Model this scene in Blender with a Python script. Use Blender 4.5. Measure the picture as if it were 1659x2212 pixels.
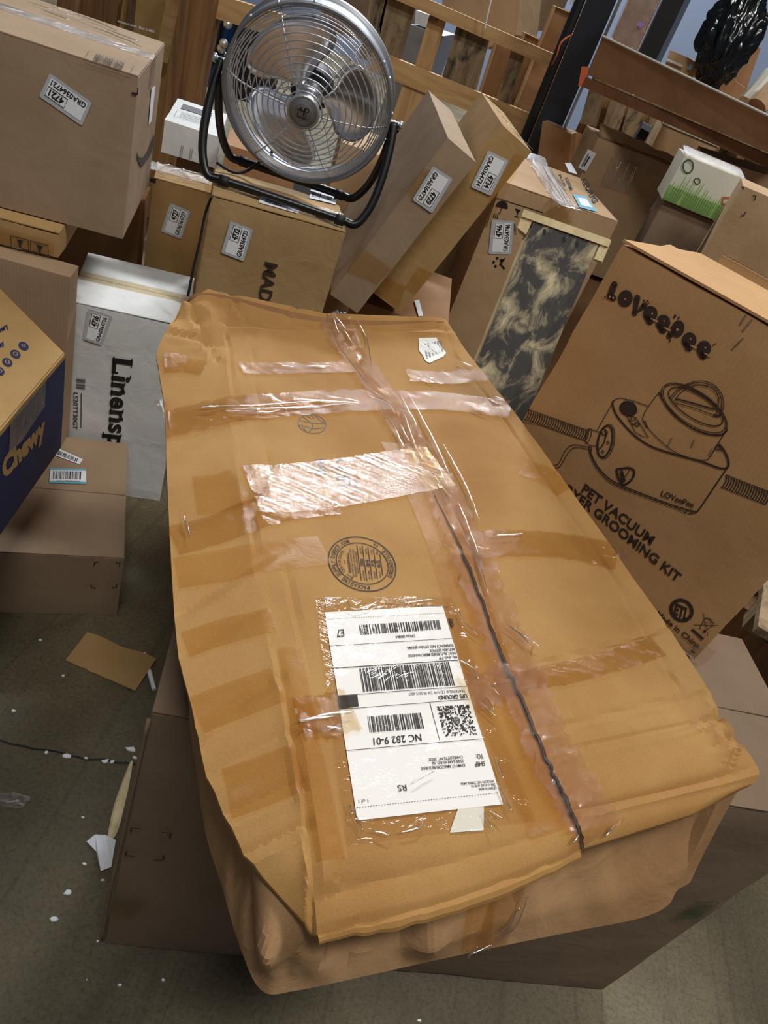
import bpy, bmesh, math, random
from mathutils import Vector, Matrix, noise
from mathutils.bvhtree import BVHTree
from math import sin, cos, pi, radians

# ------------------------------------------------------------------ clear
for o in list(bpy.data.objects): bpy.data.objects.remove(o)
S = bpy.context.scene
COL = S.collection
rnd = random.Random(7)

# ------------------------------------------------------------------ camera
W_, H_, F_ = 1659.0, 2212.0, 1560.0
CAM = Vector((0, 0, 1.5))
_dx, _dy = 22.0 - W_/2, 3040.0 - H_/2
_L = math.hypot(_dx, _dy)
PITCH = math.atan2(F_, _L)
_s, _c = -_dx/_L, _dy/_L
FW = Vector((0, cos(PITCH), -sin(PITCH)))
R0 = Vector((1, 0, 0)); U0 = Vector((0, sin(PITCH), cos(PITCH)))
CX = R0*_c + U0*_s
CY = U0*_c - R0*_s
cd = bpy.data.cameras.new('camera'); cam = bpy.data.objects.new('camera', cd); COL.objects.link(cam)
m = Matrix((CX, CY, -FW)).transposed().to_4x4(); m.translation = CAM
cam.matrix_world = m
cd.sensor_fit = 'VERTICAL'; cd.sensor_height = 36.0; cd.lens = 36.0*F_/H_
cd.clip_start = 0.02; cd.clip_end = 60
S.camera = cam

def ray(px, py): return (FW*F_ + CX*(px - W_/2) - CY*(py - H_/2))/F_
def at(px, py, z):
    d = ray(px, py); return CAM + d*((z - CAM.z)/d.z)
def atY(px, py, Y):
    d = ray(px, py); return CAM + d*(Y/d.y)
def atD(px, py, D): return CAM + ray(px, py)*D
class Plane:
    def __init__(s, p, n): s.p = Vector(p); s.n = Vector(n).normalized()
    def __call__(s, px, py):
        d = ray(px, py); return CAM + d*(((s.p - CAM).dot(s.n))/d.dot(s.n))

# ------------------------------------------------------------------ world, lamps, exposure
wd = bpy.data.worlds.new('World'); S.world = wd; wd.use_nodes = True
bg = wd.node_tree.nodes['Background']; bg.inputs[0].default_value = (0.62, 0.66, 0.75, 1); bg.inputs[1].default_value = 0.14
S.view_settings.view_transform = 'Standard'; S.view_settings.look = 'None'
S.view_settings.gamma = 1.0; S.view_settings.use_curve_mapping = False
S.view_settings.exposure = 0.0
def lamp(name, loc, sx, sy, power, colr, rotz=0, aim=None):
    l = bpy.data.lights.new(name, 'AREA'); l.shape = 'RECTANGLE'; l.size = sx; l.size_y = sy; l.energy = power; l.color = colr
    o = bpy.data.objects.new(name, l); COL.objects.link(o); o.location = loc
    if aim is not None:
        o.rotation_euler = (Vector(aim) - Vector(loc)).to_track_quat('-Z', 'Y').to_euler()
    else: o.rotation_euler = (0, 0, rotz)
    return o
lamp('aisle_lamp_far', (-1.1, 8.6, 6.6), 2.6, 0.9, 1080, (0.93, 0.97, 1.0))
lamp('aisle_lamp_near', (2.6, 0.7, 6.0), 1.6, 0.5, 170, (1.0, 0.98, 0.93))
lamp('front_fill_lamp', (0.2, -0.9, 5.6), 1.6, 0.5, 105, (1.0, 0.98, 0.93))  # unseen fill above and behind the camera, added to brighten front faces

# ------------------------------------------------------------------ materials
def lin(c):
    def f(v):
        v /= 255.0
        return v/12.92 if v <= 0.04045 else ((v + 0.055)/1.055)**2.4
    return (f(c[0]), f(c[1]), f(c[2]), 1)
def newmat(name):
    m = bpy.data.materials.new(name); m.use_nodes = True
    nt = m.node_tree; b = nt.nodes['Principled BSDF']
    return m, nt, b
def N(nt, t, **kw):
    n = nt.nodes.new(t)
    for k, v in kw.items():
        if k in n.inputs: n.inputs[k].default_value = v
        else: setattr(n, k, v)
    return n
def coords(nt, scale=(1, 1, 1), rot=(0, 0, 0)):
    tc = N(nt, 'ShaderNodeTexCoord'); mp = N(nt, 'ShaderNodeMapping')
    mp.inputs['Scale'].default_value = scale; mp.inputs['Rotation'].default_value = rot
    nt.links.new(tc.outputs['Object'], mp.inputs[0]); return mp.outputs[0]
def ramp(nt, src, stops):
    r = N(nt, 'ShaderNodeValToRGB')
    e = r.color_ramp.elements
    while len(e) < len(stops): e.new(0.5)
    for i, (p, c) in enumerate(stops): e[i].position = p; e[i].color = c
    nt.links.new(src, r.inputs[0]); return r.outputs[0]
def plain(name, c, rough=0.6, metal=0, spec=None):
    m, nt, b = newmat(name); b.inputs['Base Color'].default_value = lin(c)
    b.inputs['Roughness'].default_value = rough; b.inputs['Metallic'].default_value = metal
    return m
def card(name, c, c2=None, corr=0.0, crot=(0, 0, 0), wrinkle=0.25, rough=0.78, stain=0.0):
    """cardboard: fibre speckle, broad tone drift, faint corrugation, wrinkle bump"""
    m, nt, b = newmat(name); L = nt.links.new
    c2 = c2 or tuple(int(v*0.86) for v in c)
    v = coords(nt)
    n1 = N(nt, 'ShaderNodeTexNoise', Scale=7.0, Detail=5.0); L(v, n1.inputs['Vector'])
    base = ramp(nt, n1.outputs['Fac'], [(0.35, lin(c2)), (0.65, lin(c))])
    n2 = N(nt, 'ShaderNodeTexNoise', Scale=750.0, Detail=3.0, Roughness=0.7); L(v, n2.inputs['Vector'])
    sp = ramp(nt, n2.outputs['Fac'], [(0.3, (0.84, 0.82, 0.80, 1)), (0.55, (1, 1, 1, 1)), (0.75, (1.08, 1.08, 1.06, 1))])
    mx = N(nt, 'ShaderNodeMixRGB', blend_type='MULTIPLY'); mx.inputs[0].default_value = 1
    L(base, mx.inputs[1]); L(sp, mx.inputs[2]); out = mx.outputs[0]
    if stain:
        n3 = N(nt, 'ShaderNodeTexNoise', Scale=2.6, Detail=6.0); L(v, n3.inputs['Vector'])
        st = ramp(nt, n3.outputs['Fac'], [(0.50, (1, 1, 1, 1)), (0.72, (1-stain*0.35, 1-stain*0.55, 1-stain*0.85, 1))])
        m2 = N(nt, 'ShaderNodeMixRGB', blend_type='MULTIPLY'); m2.inputs[0].default_value = 1
        L(out, m2.inputs[1]); L(st, m2.inputs[2]); out = m2.outputs[0]
    h = None
    if corr:
        vv = coords(nt, (1, 1, 1), crot)
        wv = N(nt, 'ShaderNodeTexWave', Scale=42.0, Distortion=0.6); L(vv, wv.inputs['Vector'])
        cr_ = ramp(nt, wv.outputs['Fac'], [(0, (1-corr*0.22,)*3 + (1,)), (0.6, (1, 1, 1, 1))])
        m3 = N(nt, 'ShaderNodeMixRGB', blend_type='MULTIPLY'); m3.inputs[0].default_value = 1
        L(out, m3.inputs[1]); L(cr_, m3.inputs[2]); out = m3.outputs[0]
    L(out, b.inputs['Base Color'])
    n4 = N(nt, 'ShaderNodeTexNoise', Scale=11.0, Detail=4.0, Distortion=0.8); L(v, n4.inputs['Vector'])
    n5 = N(nt, 'ShaderNodeTexNoise', Scale=220.0, Detail=2.0); L(v, n5.inputs['Vector'])
    ad = N(nt, 'ShaderNodeMath', operation='MULTIPLY_ADD'); ad.inputs[1].default_value = 0.06
    L(n5.outputs['Fac'], ad.inputs[0]); L(n4.outputs['Fac'], ad.inputs[2])
    bp = N(nt, 'ShaderNodeBump', Strength=wrinkle, Distance=0.012); L(ad.outputs[0], bp.inputs['Height']); L(bp.outputs[0], b.inputs['Normal'])
    b.inputs['Roughness'].default_value = rough
    b.inputs['Specular IOR Level'].default_value = 0.25
    return m
def tape(name, tint=(232, 214, 186), rough=0.13, sc=(18, 90, 18), strength=0.5, body=0.5, milky=0.0):
    m, nt, b = newmat(name); L = nt.links.new
    nt.nodes.remove(b); out = nt.nodes['Material Output']
    tr = N(nt, 'ShaderNodeBsdfTransparent'); tr.inputs[0].default_value = lin(tint)
    gl = N(nt, 'ShaderNodeBsdfGlossy'); gl.inputs['Roughness'].default_value = rough; gl.inputs[0].default_value = (1, 1, 1, 1)
    v = coords(nt, sc)
    n = N(nt, 'ShaderNodeTexNoise', Scale=1.0, Detail=5.0, Distortion=1.2, Roughness=0.6); L(v, n.inputs['Vector'])
    bp = N(nt, 'ShaderNodeBump', Strength=strength, Distance=0.01); L(n.outputs['Fac'], bp.inputs['Height']); L(bp.outputs[0], gl.inputs['Normal'])
    lw = N(nt, 'ShaderNodeLayerWeight', Blend=0.5)
    pw = N(nt, 'ShaderNodeMath', operation='POWER'); L(lw.outputs['Facing'], pw.inputs[0]); pw.inputs[1].default_value = 4.0
    fr = N(nt, 'ShaderNodeMath', operation='MULTIPLY_ADD'); L(pw.outputs[0], fr.inputs[0]); fr.inputs[1].default_value = body; fr.inputs[2].default_value = body*0.11
    mx = N(nt, 'ShaderNodeMixShader'); L(fr.outputs[0], mx.inputs[0]); L(tr.outputs[0], mx.inputs[1]); L(gl.outputs[0], mx.inputs[2])
    last = mx.outputs[0]
    if milky:
        df = N(nt, 'ShaderNodeBsdfDiffuse'); df.inputs[0].default_value = (0.75, 0.74, 0.76, 1)
        m2 = N(nt, 'ShaderNodeMixShader'); m2.inputs[0].default_value = milky
        L(last, m2.inputs[1]); L(df.outputs[0], m2.inputs[2]); last = m2.outputs[0]
    L(last, out.inputs[0]); return m
def wood(name, c, c2, sc=(3, 3, 40), dark=None, rough=0.75, bump=0.3):
    m, nt, b = newmat(name); L = nt.links.new
    v = coords(nt, sc)
    n = N(nt, 'ShaderNodeTexNoise', Scale=1.0, Detail=6.0, Distortion=0.7); L(v, n.inputs['Vector'])
    out = ramp(nt, n.outputs['Fac'], [(0.3, lin(c2)), (0.62, lin(c))])
    if dark:
        v2 = coords(nt, dark[1])
        n2 = N(nt, 'ShaderNodeTexNoise', Scale=1.0, Detail=8.0, Distortion=dark[4], Roughness=0.65); L(v2, n2.inputs['Vector'])
        f = ramp(nt, n2.outputs['Fac'], [(dark[2], (0, 0, 0, 1)), (dark[3], (1, 1, 1, 1))])
        mx = N(nt, 'ShaderNodeMixRGB'); L(f, mx.inputs[0]); L(out, mx.inputs[1]); mx.inputs[2].default_value = lin(dark[0]); out = mx.outputs[0]
    L(out, b.inputs['Base Color']); b.inputs['Roughness'].default_value = rough
    bp = N(nt, 'ShaderNodeBump', Strength=bump, Distance=0.004); L(n.outputs['Fac'], bp.inputs['Height']); L(bp.outputs[0], b.inputs['Normal'])
    return m
M = {}
M['hero'] = card('kraft_golden', (174, 135, 82), (162, 121, 69), wrinkle=0.08, stain=0.45)
M['hero_side'] = card('kraft_side', (182, 144, 104), (168, 130, 92), wrinkle=0.35, stain=0.3)
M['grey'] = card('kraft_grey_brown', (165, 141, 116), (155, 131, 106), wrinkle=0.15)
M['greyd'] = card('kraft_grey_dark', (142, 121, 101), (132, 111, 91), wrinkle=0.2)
M['tan'] = card('kraft_tan', (190, 158, 122), (178, 146, 110), wrinkle=0.2)
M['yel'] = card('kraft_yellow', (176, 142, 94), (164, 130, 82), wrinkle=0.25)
M['olive'] = card('kraft_olive', (178, 148, 104), (166, 136, 94), wrinkle=0.35)
M['love'] = card('kraft_warm', (200, 158, 110), (188, 146, 98), corr=0.15, crot=(0, 0.0, 0), wrinkle=0.15)
M['ribbed'] = card('kraft_ribbed', (172, 144, 116), (160, 134, 106), corr=0.3, wrinkle=0.12)
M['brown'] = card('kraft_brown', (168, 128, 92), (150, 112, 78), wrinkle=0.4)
M['edge'] = card('cut_edge', (150, 115, 78), wrinkle=0.5)
M['inside'] = plain('box_inside', (70, 52, 38), 0.9)
M['whitec'] = card('white_carton', (222, 223, 222), (208, 210, 210), wrinkle=0.3, rough=0.55)
M['white'] = plain('white_paper', (236, 238, 244), 0.55)
M['stick'] = plain('sticker_face', (238, 240, 244), 0.4)
M['stickb'] = plain('sticker_border', (182, 188, 192), 0.35)
M['ink'] = plain('black_ink', (28, 24, 24), 0.6)
M['inkb'] = plain('brown_ink', (58, 42, 34), 0.7)
M['inkg'] = plain('green_ink', (52, 84, 54), 0.7)
M['inkgrey'] = plain('grey_ink', (95, 95, 100), 0.7)
M['navy'] = plain('navy_print', (27, 36, 78), 0.55)
M['blue'] = plain('blue_label', (108, 178, 206), 0.5)
M['tape'] = tape('clear_tape', (243, 233, 214), 0.05, (10, 60, 12), 0.45, 0.30)
M['tapew'] = tape('wrinkled_tape', (243, 234, 218), 0.05, (26, 48, 26), 1.0, 0.28, 0.01)
M['tapeb'] = tape('brown_tape', (248, 239, 220), 0.35, (20, 40, 20), 0.1, 0.12)
M['taper'] = tape('ridged_tape', (246, 238, 222), 0.06, (8, 150, 8), 0.185, 0.75)
M['pouch'] = tape('pouch_film', (250, 246, 240), 0.10, (14, 18, 14), 0.5, 0.32, 0.0)
M['crinkle'] = tape('tape_fold', (245, 242, 236), 0.10, (40, 40, 40), 0.15, 1.0)
for _n in M['crinkle'].node_tree.nodes:
    if _n.type == 'MATH' and _n.operation == 'MULTIPLY_ADD': _n.inputs[1].default_value = 0.3; _n.inputs[2].default_value = 0.5
M['wrap'] = tape('stretch_film', (242, 236, 228), 0.07, (30, 80, 40), 1.0, 1.0, 0.03)
M['steel'] = plain('brushed_steel', (214, 216, 220), 0.32, 0.8)
M['steeld'] = plain('galvanised_band', (158, 161, 166), 0.5, 0.85)
M['alu'] = plain('polished_aluminium', (226, 226, 230), 0.24, 1.0)
M['blackp'] = plain('black_paint', (16, 17, 19), 0.32)
M['blackm'] = plain('black_matte', (14, 16, 20), 0.6)
M['postb'] = plain('rack_paint_dark', (18, 24, 36), 0.5)
M['blueq'] = plain('blue_machine_paint', (18, 58, 104), 0.45)
M['orange'] = plain('orange_beam_paint', (196, 92, 48), 0.55)
M['red'] = plain('red_plastic', (190, 30, 40), 0.4)
M['pallet'] = wood('pallet_pine', (196, 158, 108), (160, 120, 76), (30, 30, 3), ((70, 55, 40), (6, 6, 6), 0.56, 0.72, 0.5))
M['palleto'] = wood('pallet_old', (150, 128, 96), (108, 88, 62), (30, 30, 4), ((52, 44, 34), (14, 14, 7), 0.5, 0.66, 0.8))
M['rail'] = wood('pallet_rail', (205, 165, 112), (176, 134, 84), (3, 30, 30))
M['plankb'] = wood('brown_plank', (150, 108, 66), (92, 62, 38), (26, 26, 1.6), rough=0.6)
M['plankl'] = wood('fresh_wood', (226, 208, 164), (200, 178, 130), (30, 30, 3), rough=0.8)
M['plankd'] = wood('weathered_board', (208, 194, 158), (180, 165, 130), (40, 40, 4), ((66, 64, 62), (20, 20, 8), 0.35, 0.53, 0.7), bump=0.5)
M['bag'] = plain('black_polythene', (10, 12, 14), 0.18)
M['green'] = plain('leaf_green_print', (150, 190, 110), 0.6)
M['cream'] = plain('cream_print', (214, 212, 196), 0.6)
M['beamo'] = card('worn_beam', (136, 92, 62), (110, 78, 56), wrinkle=0.3)
M['purple'] = plain('purple_tag', (150, 110, 200), 0.5)
M['wallp'] = plain('wall_paint', (104, 114, 134), 0.8)
M['label_dirty'] = plain('worn_label', (214, 214, 208), 0.6)
# concrete
def concrete():
    m, nt, b = newmat('worn_concrete'); L = nt.links.new
    v = coords(nt)
    n1 = N(nt, 'ShaderNodeTexNoise', Scale=2.2, Detail=8.0, Roughness=0.6); L(v, n1.inputs['Vector'])
    c1 = ramp(nt, n1.outputs['Fac'], [(0.3, lin((72, 64, 45))), (0.5, lin((94, 84, 62))), (0.72, lin((118, 107, 80)))])
    n2 = N(nt, 'ShaderNodeTexNoise', Scale=120.0, Detail=6.0, Roughness=0.8); L(v, n2.inputs['Vector'])
    c2 = ramp(nt, n2.outputs['Fac'], [(0.34, (0.5, 0.48, 0.45, 1)), (0.52, (1, 1, 1, 1)), (0.7, (1.22, 1.2, 1.16, 1))])
    mx = N(nt, 'ShaderNodeMixRGB', blend_type='MULTIPLY'); mx.inputs[0].default_value = 1; L(c1, mx.inputs[1]); L(c2, mx.inputs[2]); out = mx.outputs[0]
    for rz, sc_, th in ((0.5, 1.3, 0.006), (-0.35, 1.7, 0.005), (1.2, 0.9, 0.004)):
        vv = coords(nt, (1, 0.06, 1), (0, 0, rz))
        vo = N(nt, 'ShaderNodeTexNoise', Scale=sc_*2.4, Detail=1.0, Distortion=0.2); L(vv, vo.inputs['Vector'])
        r = ramp(nt, vo.outputs['Fac'], [(0.5-th, (1, 1, 1, 1)), (0.5, (0.55, 0.53, 0.5, 1)), (0.5+th, (1, 1, 1, 1))])
        m2 = N(nt, 'ShaderNodeMixRGB', blend_type='MULTIPLY'); m2.inputs[0].default_value = 0.5; L(out, m2.inputs[1]); L(r, m2.inputs[2]); out = m2.outputs[0]
    L(out, b.inputs['Base Color']); b.inputs['Roughness'].default_value = 0.55
    bp = N(nt, 'ShaderNodeBump', Strength=0.35, Distance=0.004); L(n2.outputs['Fac'], bp.inputs['Height']); L(bp.outputs[0], b.inputs['Normal'])
    return m
M['floor'] = concrete()

# ------------------------------------------------------------------ object helpers
def thing(name, label, cat, loc, R=None, group=None):
    o = bpy.data.objects.new(name, None); COL.objects.link(o); o.empty_display_size = 0.05
    mw = (R.to_4x4() if R is not None else Matrix.Identity(4)); mw.translation = Vector(loc)
    o.matrix_world = mw; o['_'] = 0; del o['_']
    o['label'] = label; o['category'] = cat
    if group: o['group'] = group
    MW[o.name] = mw.copy()
    return o
MW = {}
def obj(name, verts, faces, mat, parent=None, smooth=False, label=None, mats=None, fmi=None, ang=None):
    me = bpy.data.meshes.new(name)
    if parent is not None:
        inv = MW[parent.name].inverted(); verts = [inv @ Vector(v) for v in verts]
    me.from_pydata([tuple(v) for v in verts], [], faces)
    for mt in (mats or [mat]): me.materials.append(mt)
    if fmi: me.polygons.foreach_set('material_index', fmi)
    if smooth: me.polygons.foreach_set('use_smooth', [True]*len(me.polygons))
    if smooth and ang: me.set_sharp_from_angle(angle=radians(ang))
    me.update()
    o = bpy.data.objects.new(name, me); COL.objects.link(o)
    if parent is not None: o.parent = parent; MW[o.name] = MW[parent.name].copy()
    else: MW[o.name] = Matrix.Identity(4)
    if label: o['label'] = label
    return o
def tag(o, label, cat, group=None, kind=None):
    o['label'] = label; o['category'] = cat
    if group: o['group'] = group
    if kind: o['kind'] = kind
    return o
def solid(name, verts, faces, mat, label, cat, group=None, smooth=False):
    """single-mesh thing whose origin sits at its base"""
    b = Vector((sum(v[0] for v in verts)/len(verts), sum(v[1] for v in verts)/len(verts), min(v[2] for v in verts)))
    o = obj(name, [Vector(v) - b for v in verts], faces, mat, None, smooth); o.location = b
    mw = Matrix.Translation(b); MW[o.name] = mw
    return tag(o, label, cat, group)
def structure(name, verts, faces, mat):
    o = obj(name, verts, faces, mat); o['kind'] = 'structure'; return o
def rot(yaw, tx=0, ty=0):
    return Matrix.Rotation(radians(yaw), 3, 'Z') @ Matrix.Rotation(radians(tx), 3, 'X') @ Matrix.Rotation(radians(ty), 3, 'Y')
def cuboid(P, D, R, bev=0.0):
    V = []; 
    for sx in (-1, 1):
        for sy in (-1, 1):
            for sz in (-1, 1): V.append(Vector(P) + R @ Vector((sx*D[0]/2, sy*D[1]/2, sz*D[2]/2)))
    Fc = [(0, 1, 3, 2), (4, 6, 7, 5), (0, 4, 5, 1), (2, 3, 7, 6), (0, 2, 6, 4), (1, 5, 7, 3)]
    return V, Fc
def softbox(P, D, R, step=0.03, dent=0.0012, edge=0.002, seed=0, bulge=0.0):
    """carton body: gridded cuboid, rounded edges, small dents"""
    n = [max(2, min(26, int(d/step))) for d in D]
    bm = bmesh.new(); key = {}
    def vert(i, j, k):
        if (i, j, k) in key: return key[(i, j, k)]
        q = [i/n[0]*2-1, j/n[1]*2-1, k/n[2]*2-1]
        # cluster grid lines towards edges
        p = Vector([q[a]*D[a]/2 for a in range(3)])
        onf = [abs(abs(q[a])-1) < 1e-6 for a in range(3)]; cnt = sum(onf)
        nv = noise.noise(Vector((p.x*9+seed*3.1, p.y*9, p.z*9)))
        for a in range(3):
            if onf[a]:
                sg = 1 if q[a] > 0 else -1
                if cnt == 1: p[a] += sg*(dent*nv + bulge*(1-q[(a+1) % 3]**2)*(1-q[(a+2) % 3]**2))
                else: p[a] -= sg*(edge*(0.35 + 0.8*abs(nv)))
        v = bm.verts.new(Vector(P) + R @ p); key[(i, j, k)] = v; return v
    def face(a, b_, fx):
        A, B = n[a], n[b_]
        c = 3-a-b_
        for i in range(A):
            for j in range(B):
                idx = []
                for (ii, jj) in ((i, j), (i+1, j), (i+1, j+1), (i, j+1)):
                    t = [0, 0, 0]; t[a] = ii; t[b_] = jj; t[c] = fx*n[c]; idx.append(vert(*t))
                flip = (fx == 1) == (((a+1) % 3) == b_)
                bm.faces.new(idx if flip else idx[::-1])
    for a, b_ in ((0, 1), (1, 2), (0, 2)):
        for fx in (0, 1): face(a, b_, fx)
    bmesh.ops.recalc_face_normals(bm, faces=bm.faces)
    return bm
def bm_obj(name, bm, mat, parent=None, smooth=True, ang=35):
    vs = [v.co.copy() for v in bm.verts]; bm.verts.index_update(); fs = [tuple(v.index for v in f.verts) for f in bm.faces]
    bm.free(); o = obj(name, vs, fs, mat, parent, smooth, ang=ang)
    return o
class Face:
    """a carton face as a drawing plane"""
    def __init__(s, P, D, R, which):
        P = Vector(P); ax = {'front': (1, -1), 'back': (1, 1), 'right': (0, 1), 'left': (0, -1), 'top': (2, 1)}[which]
        n = R @ Vector([ax[1] if i == ax[0] else 0 for i in range(3)])
        s.n = n; s.hit = Plane(P + n*D[ax[0]]/2, n)
        s.P, s.D, s.R, s.which = P, D, R, which
    def loc(s, u, v):
        """u,v in 0..1 over the face"""
        D = s.D
        if s.which in ('front', 'back'): q = Vector(((u-.5)*D[0], -D[1]/2 if s.which == 'front' else D[1]/2, (v-.5)*D[2]))
        elif s.which in ('right', 'left'): q = Vector((D[0]/2 if s.which == 'right' else -D[0]/2, (u-.5)*D[1], (v-.5)*D[2]))
        else: q = Vector(((u-.5)*D[0], (v-.5)*D[1], D[2]/2))
        return s.P + s.R @ q

# ---- text outlines
_tc = {}
def text2d(s, bold=0.0, sp=1.0):
    k = (s, bold, sp)
    if k in _tc: return _tc[k]
    cu = bpy.data.curves.new('t', 'FONT'); cu.body = s; cu.offset = bold; cu.resolution_u = 3; cu.space_character = sp
    o = bpy.data.objects.new('t', cu); COL.objects.link(o)
    dg = bpy.context.evaluated_depsgraph_get(); me = bpy.data.meshes.new_from_object(o.evaluated_get(dg))
    vs = [(v.co.x, v.co.y) for v in me.vertices]; fs = [tuple(p.vertices) for p in me.polygons]
    bpy.data.objects.remove(o); bpy.data.curves.remove(cu); bpy.data.meshes.remove(me)
    x0 = min(v[0] for v in vs) if vs else 0; x1 = max(v[0] for v in vs) if vs else 1
    cap = 0.695
    vs = [((x-x0)/(x1-x0), y/cap) for x, y in vs]
    _tc[k] = (vs, fs, (x1-x0)/cap); return _tc[k]

class Ink:
    """collects flat marks on a surface; pixels go through hit(), marks are lifted by eps"""
    def __init__(s, hit, n, eps=0.0018, crop=None, snap=None):
        s.hit = hit; s.n = Vector(n) if n is not None else Vector((0, 0, 1)); s.eps = eps; s.v = []; s.f = []; s.c = crop or (1, 0, 0); s.snap = snap
    def p(s, q):
        return s.hit(s.c[1] + q[0]/s.c[0], s.c[2] + q[1]/s.c[0])
    def add(s, vs, fs):
        b = len(s.v); s.v += [Vector(x) for x in vs]; s.f += [tuple(i+b for i in f) for f in fs]
    def poly(s, pts): P_ = [s.p(q) for q in pts]; s.add(P_, [tuple(range(len(P_)))])
    def quad3(s, A, B, C, D, nx=1, ny=1):
        vs = []
        for j in range(ny+1):
            for i in range(nx+1):
                u, v = i/nx, j/ny
                vs.append(A*(1-u)*(1-v) + B*u*(1-v) + C*u*v + D*(1-u)*v)
        s.add(vs, [(j*(nx+1)+i, j*(nx+1)+i+1, (j+1)*(nx+1)+i+1, (j+1)*(nx+1)+i) for j in range(ny) for i in range(nx)])
    def quad(s, q, nx=1, ny=1): s.quad3(*[s.p(x) for x in q], nx, ny)
    def line3(s, P_, w, closed=False):
        n = len(P_); vs = []
        for i in range(n):
            a = P_[(i-1) % n] if (i > 0 or closed) else P_[i]; b = P_[(i+1) % n] if (i < n-1 or closed) else P_[i]
            t = (b-a).normalized() if (b-a).length > 1e-9 else Vector((1, 0, 0)); sd = s.n.cross(t).normalized()*w/2
            vs += [P_[i]+sd, P_[i]-sd]
        fs = [(2*i, 2*i+1, 2*i+3, 2*i+2) for i in range(n-1)]
        if closed: fs.append((2*n-2, 2*n-1, 1, 0))
        s.add(vs, fs)
    def line(s, pts, w, smooth=0, closed=False):
        P_ = [s.p(q) for q in pts]
        if smooth: P_ = cat(P_, smooth, closed)
        s.line3(P_, w, closed)
    def ellipse(s, c, ex, ey, w=None, n=40, a0=0, a1=360):
        """ring (w) or filled disc; ex/ey are pixel offsets"""
        C = s.p(c); EX = s.p((c[0]+ex[0], c[1]+ex[1]))-C; EY = s.p((c[0]+ey[0], c[1]+ey[1]))-C
        full = abs(a1-a0) >= 360
        P_ = [C + EX*cos(radians(a0+(a1-a0)*i/n)) + EY*sin(radians(a0+(a1-a0)*i/n)) for i in range(n if full else n+1)]
        if w: s.line3(P_, w, full)
        else: s.add(P_, [tuple(range(len(P_)))])
    def map2(s, vs2, fs, A, U, V): s.add([A + U*x + V*y for x, y in vs2], fs)
    def text(s, t, p0, p1, p2, bold=0.0, sp=1.0):
        A = s.p(p0); U = s.p(p1)-A; V = s.p(p2)-A; vs, fs, _ = text2d(t, bold, sp); s.map2(vs, fs, A, U, V)
    def text3(s, t, A, U, V, bold=0.0): vs, fs, _ = text2d(t, bold); s.map2(vs, fs, A, U, V)
    def arc(s, t, c, ex, ey, r, h, a0, a1, inward=False, bold=0.02):
        C = s.p(c); EX = s.p((c[0]+ex[0], c[1]+ex[1]))-C; EY = s.p((c[0]+ey[0], c[1]+ey[1]))-C
        for i, ch in enumerate(t):
            if ch == ' ': continue
            a = radians(a0+(a1-a0)*(i+0.5)/len(t)); rad = EX*cos(a)+EY*sin(a); tan = (EY*cos(a)-EX*sin(a))
            if a1 < a0: tan = -tan
            up = -rad if inward else rad
            vs, fs, wdt = text2d(ch, bold); wch = min(wdt*h, abs(radians(a1-a0))/len(t)*r*0.92)
            base = C + rad*(r if not inward else r+h)
            s.map2([(x-0.5, y) for x, y in vs], fs, base, tan*wch, up*h)
    def bars(s, q, n, fill=0.5, seed=1):
        r = random.Random(seed); A, B, C, D = [s.p(x) for x in q]; ws = [r.choice((1, 1, 2, 3)) for _ in range(2*n)]; T = sum(ws); x = 0
        for i, w_ in enumerate(ws):
            if i % 2 == 0:
                a, b = x/T, (x+w_)/T; s.quad3(A.lerp(B, a), A.lerp(B, b), D.lerp(C, b), D.lerp(C, a))
            x += w_
    def build(s, name, mat, parent, label=None):
        vs = s.v; fs = s.f
        if s.snap:
            bm = bmesh.new(); bv = [bm.verts.new(v) for v in vs]
            for f in fs:
                try: bm.faces.new([bv[i] for i in f])
                except ValueError: pass
            bmesh.ops.triangulate(bm, faces=[f for f in bm.faces if len(f.verts) > 4])
            for _ in range(4):
                es = [e for e in bm.edges if e.calc_length() > 0.014]
                if not es: break
                bmesh.ops.subdivide_edges(bm, edges=es, cuts=1)
            for v in bm.verts: v.co = s.snap(v.co, s.eps)
            bmesh.ops.recalc_face_normals(bm, faces=bm.faces)
            bm.verts.index_update(); vs = [v.co.copy() for v in bm.verts]; fs = [tuple(v.index for v in f.verts) for f in bm.faces]; bm.free()
        else: vs = [v + s.n*s.eps for v in vs]
        return obj(name, vs, fs, mat, parent, label=label)
def cat(P, k, closed=False):
    n = len(P); out = []
    rng = range(n) if closed else range(n-1)
    for i in rng:
        a, b, c, d = P[(i-1) % n] if (i or closed) else P[0], P[i], P[(i+1) % n], P[(i+2) % n] if (i+2 < n or closed) else P[-1]
        for j in range(k):
            t = j/k; out.append(0.5*((2*b) + (c-a)*t + (2*a-5*b+4*c-d)*t*t + (3*b-a-3*c+d)*t**3))
    if not closed: out.append(P[-1])
    return out
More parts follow.
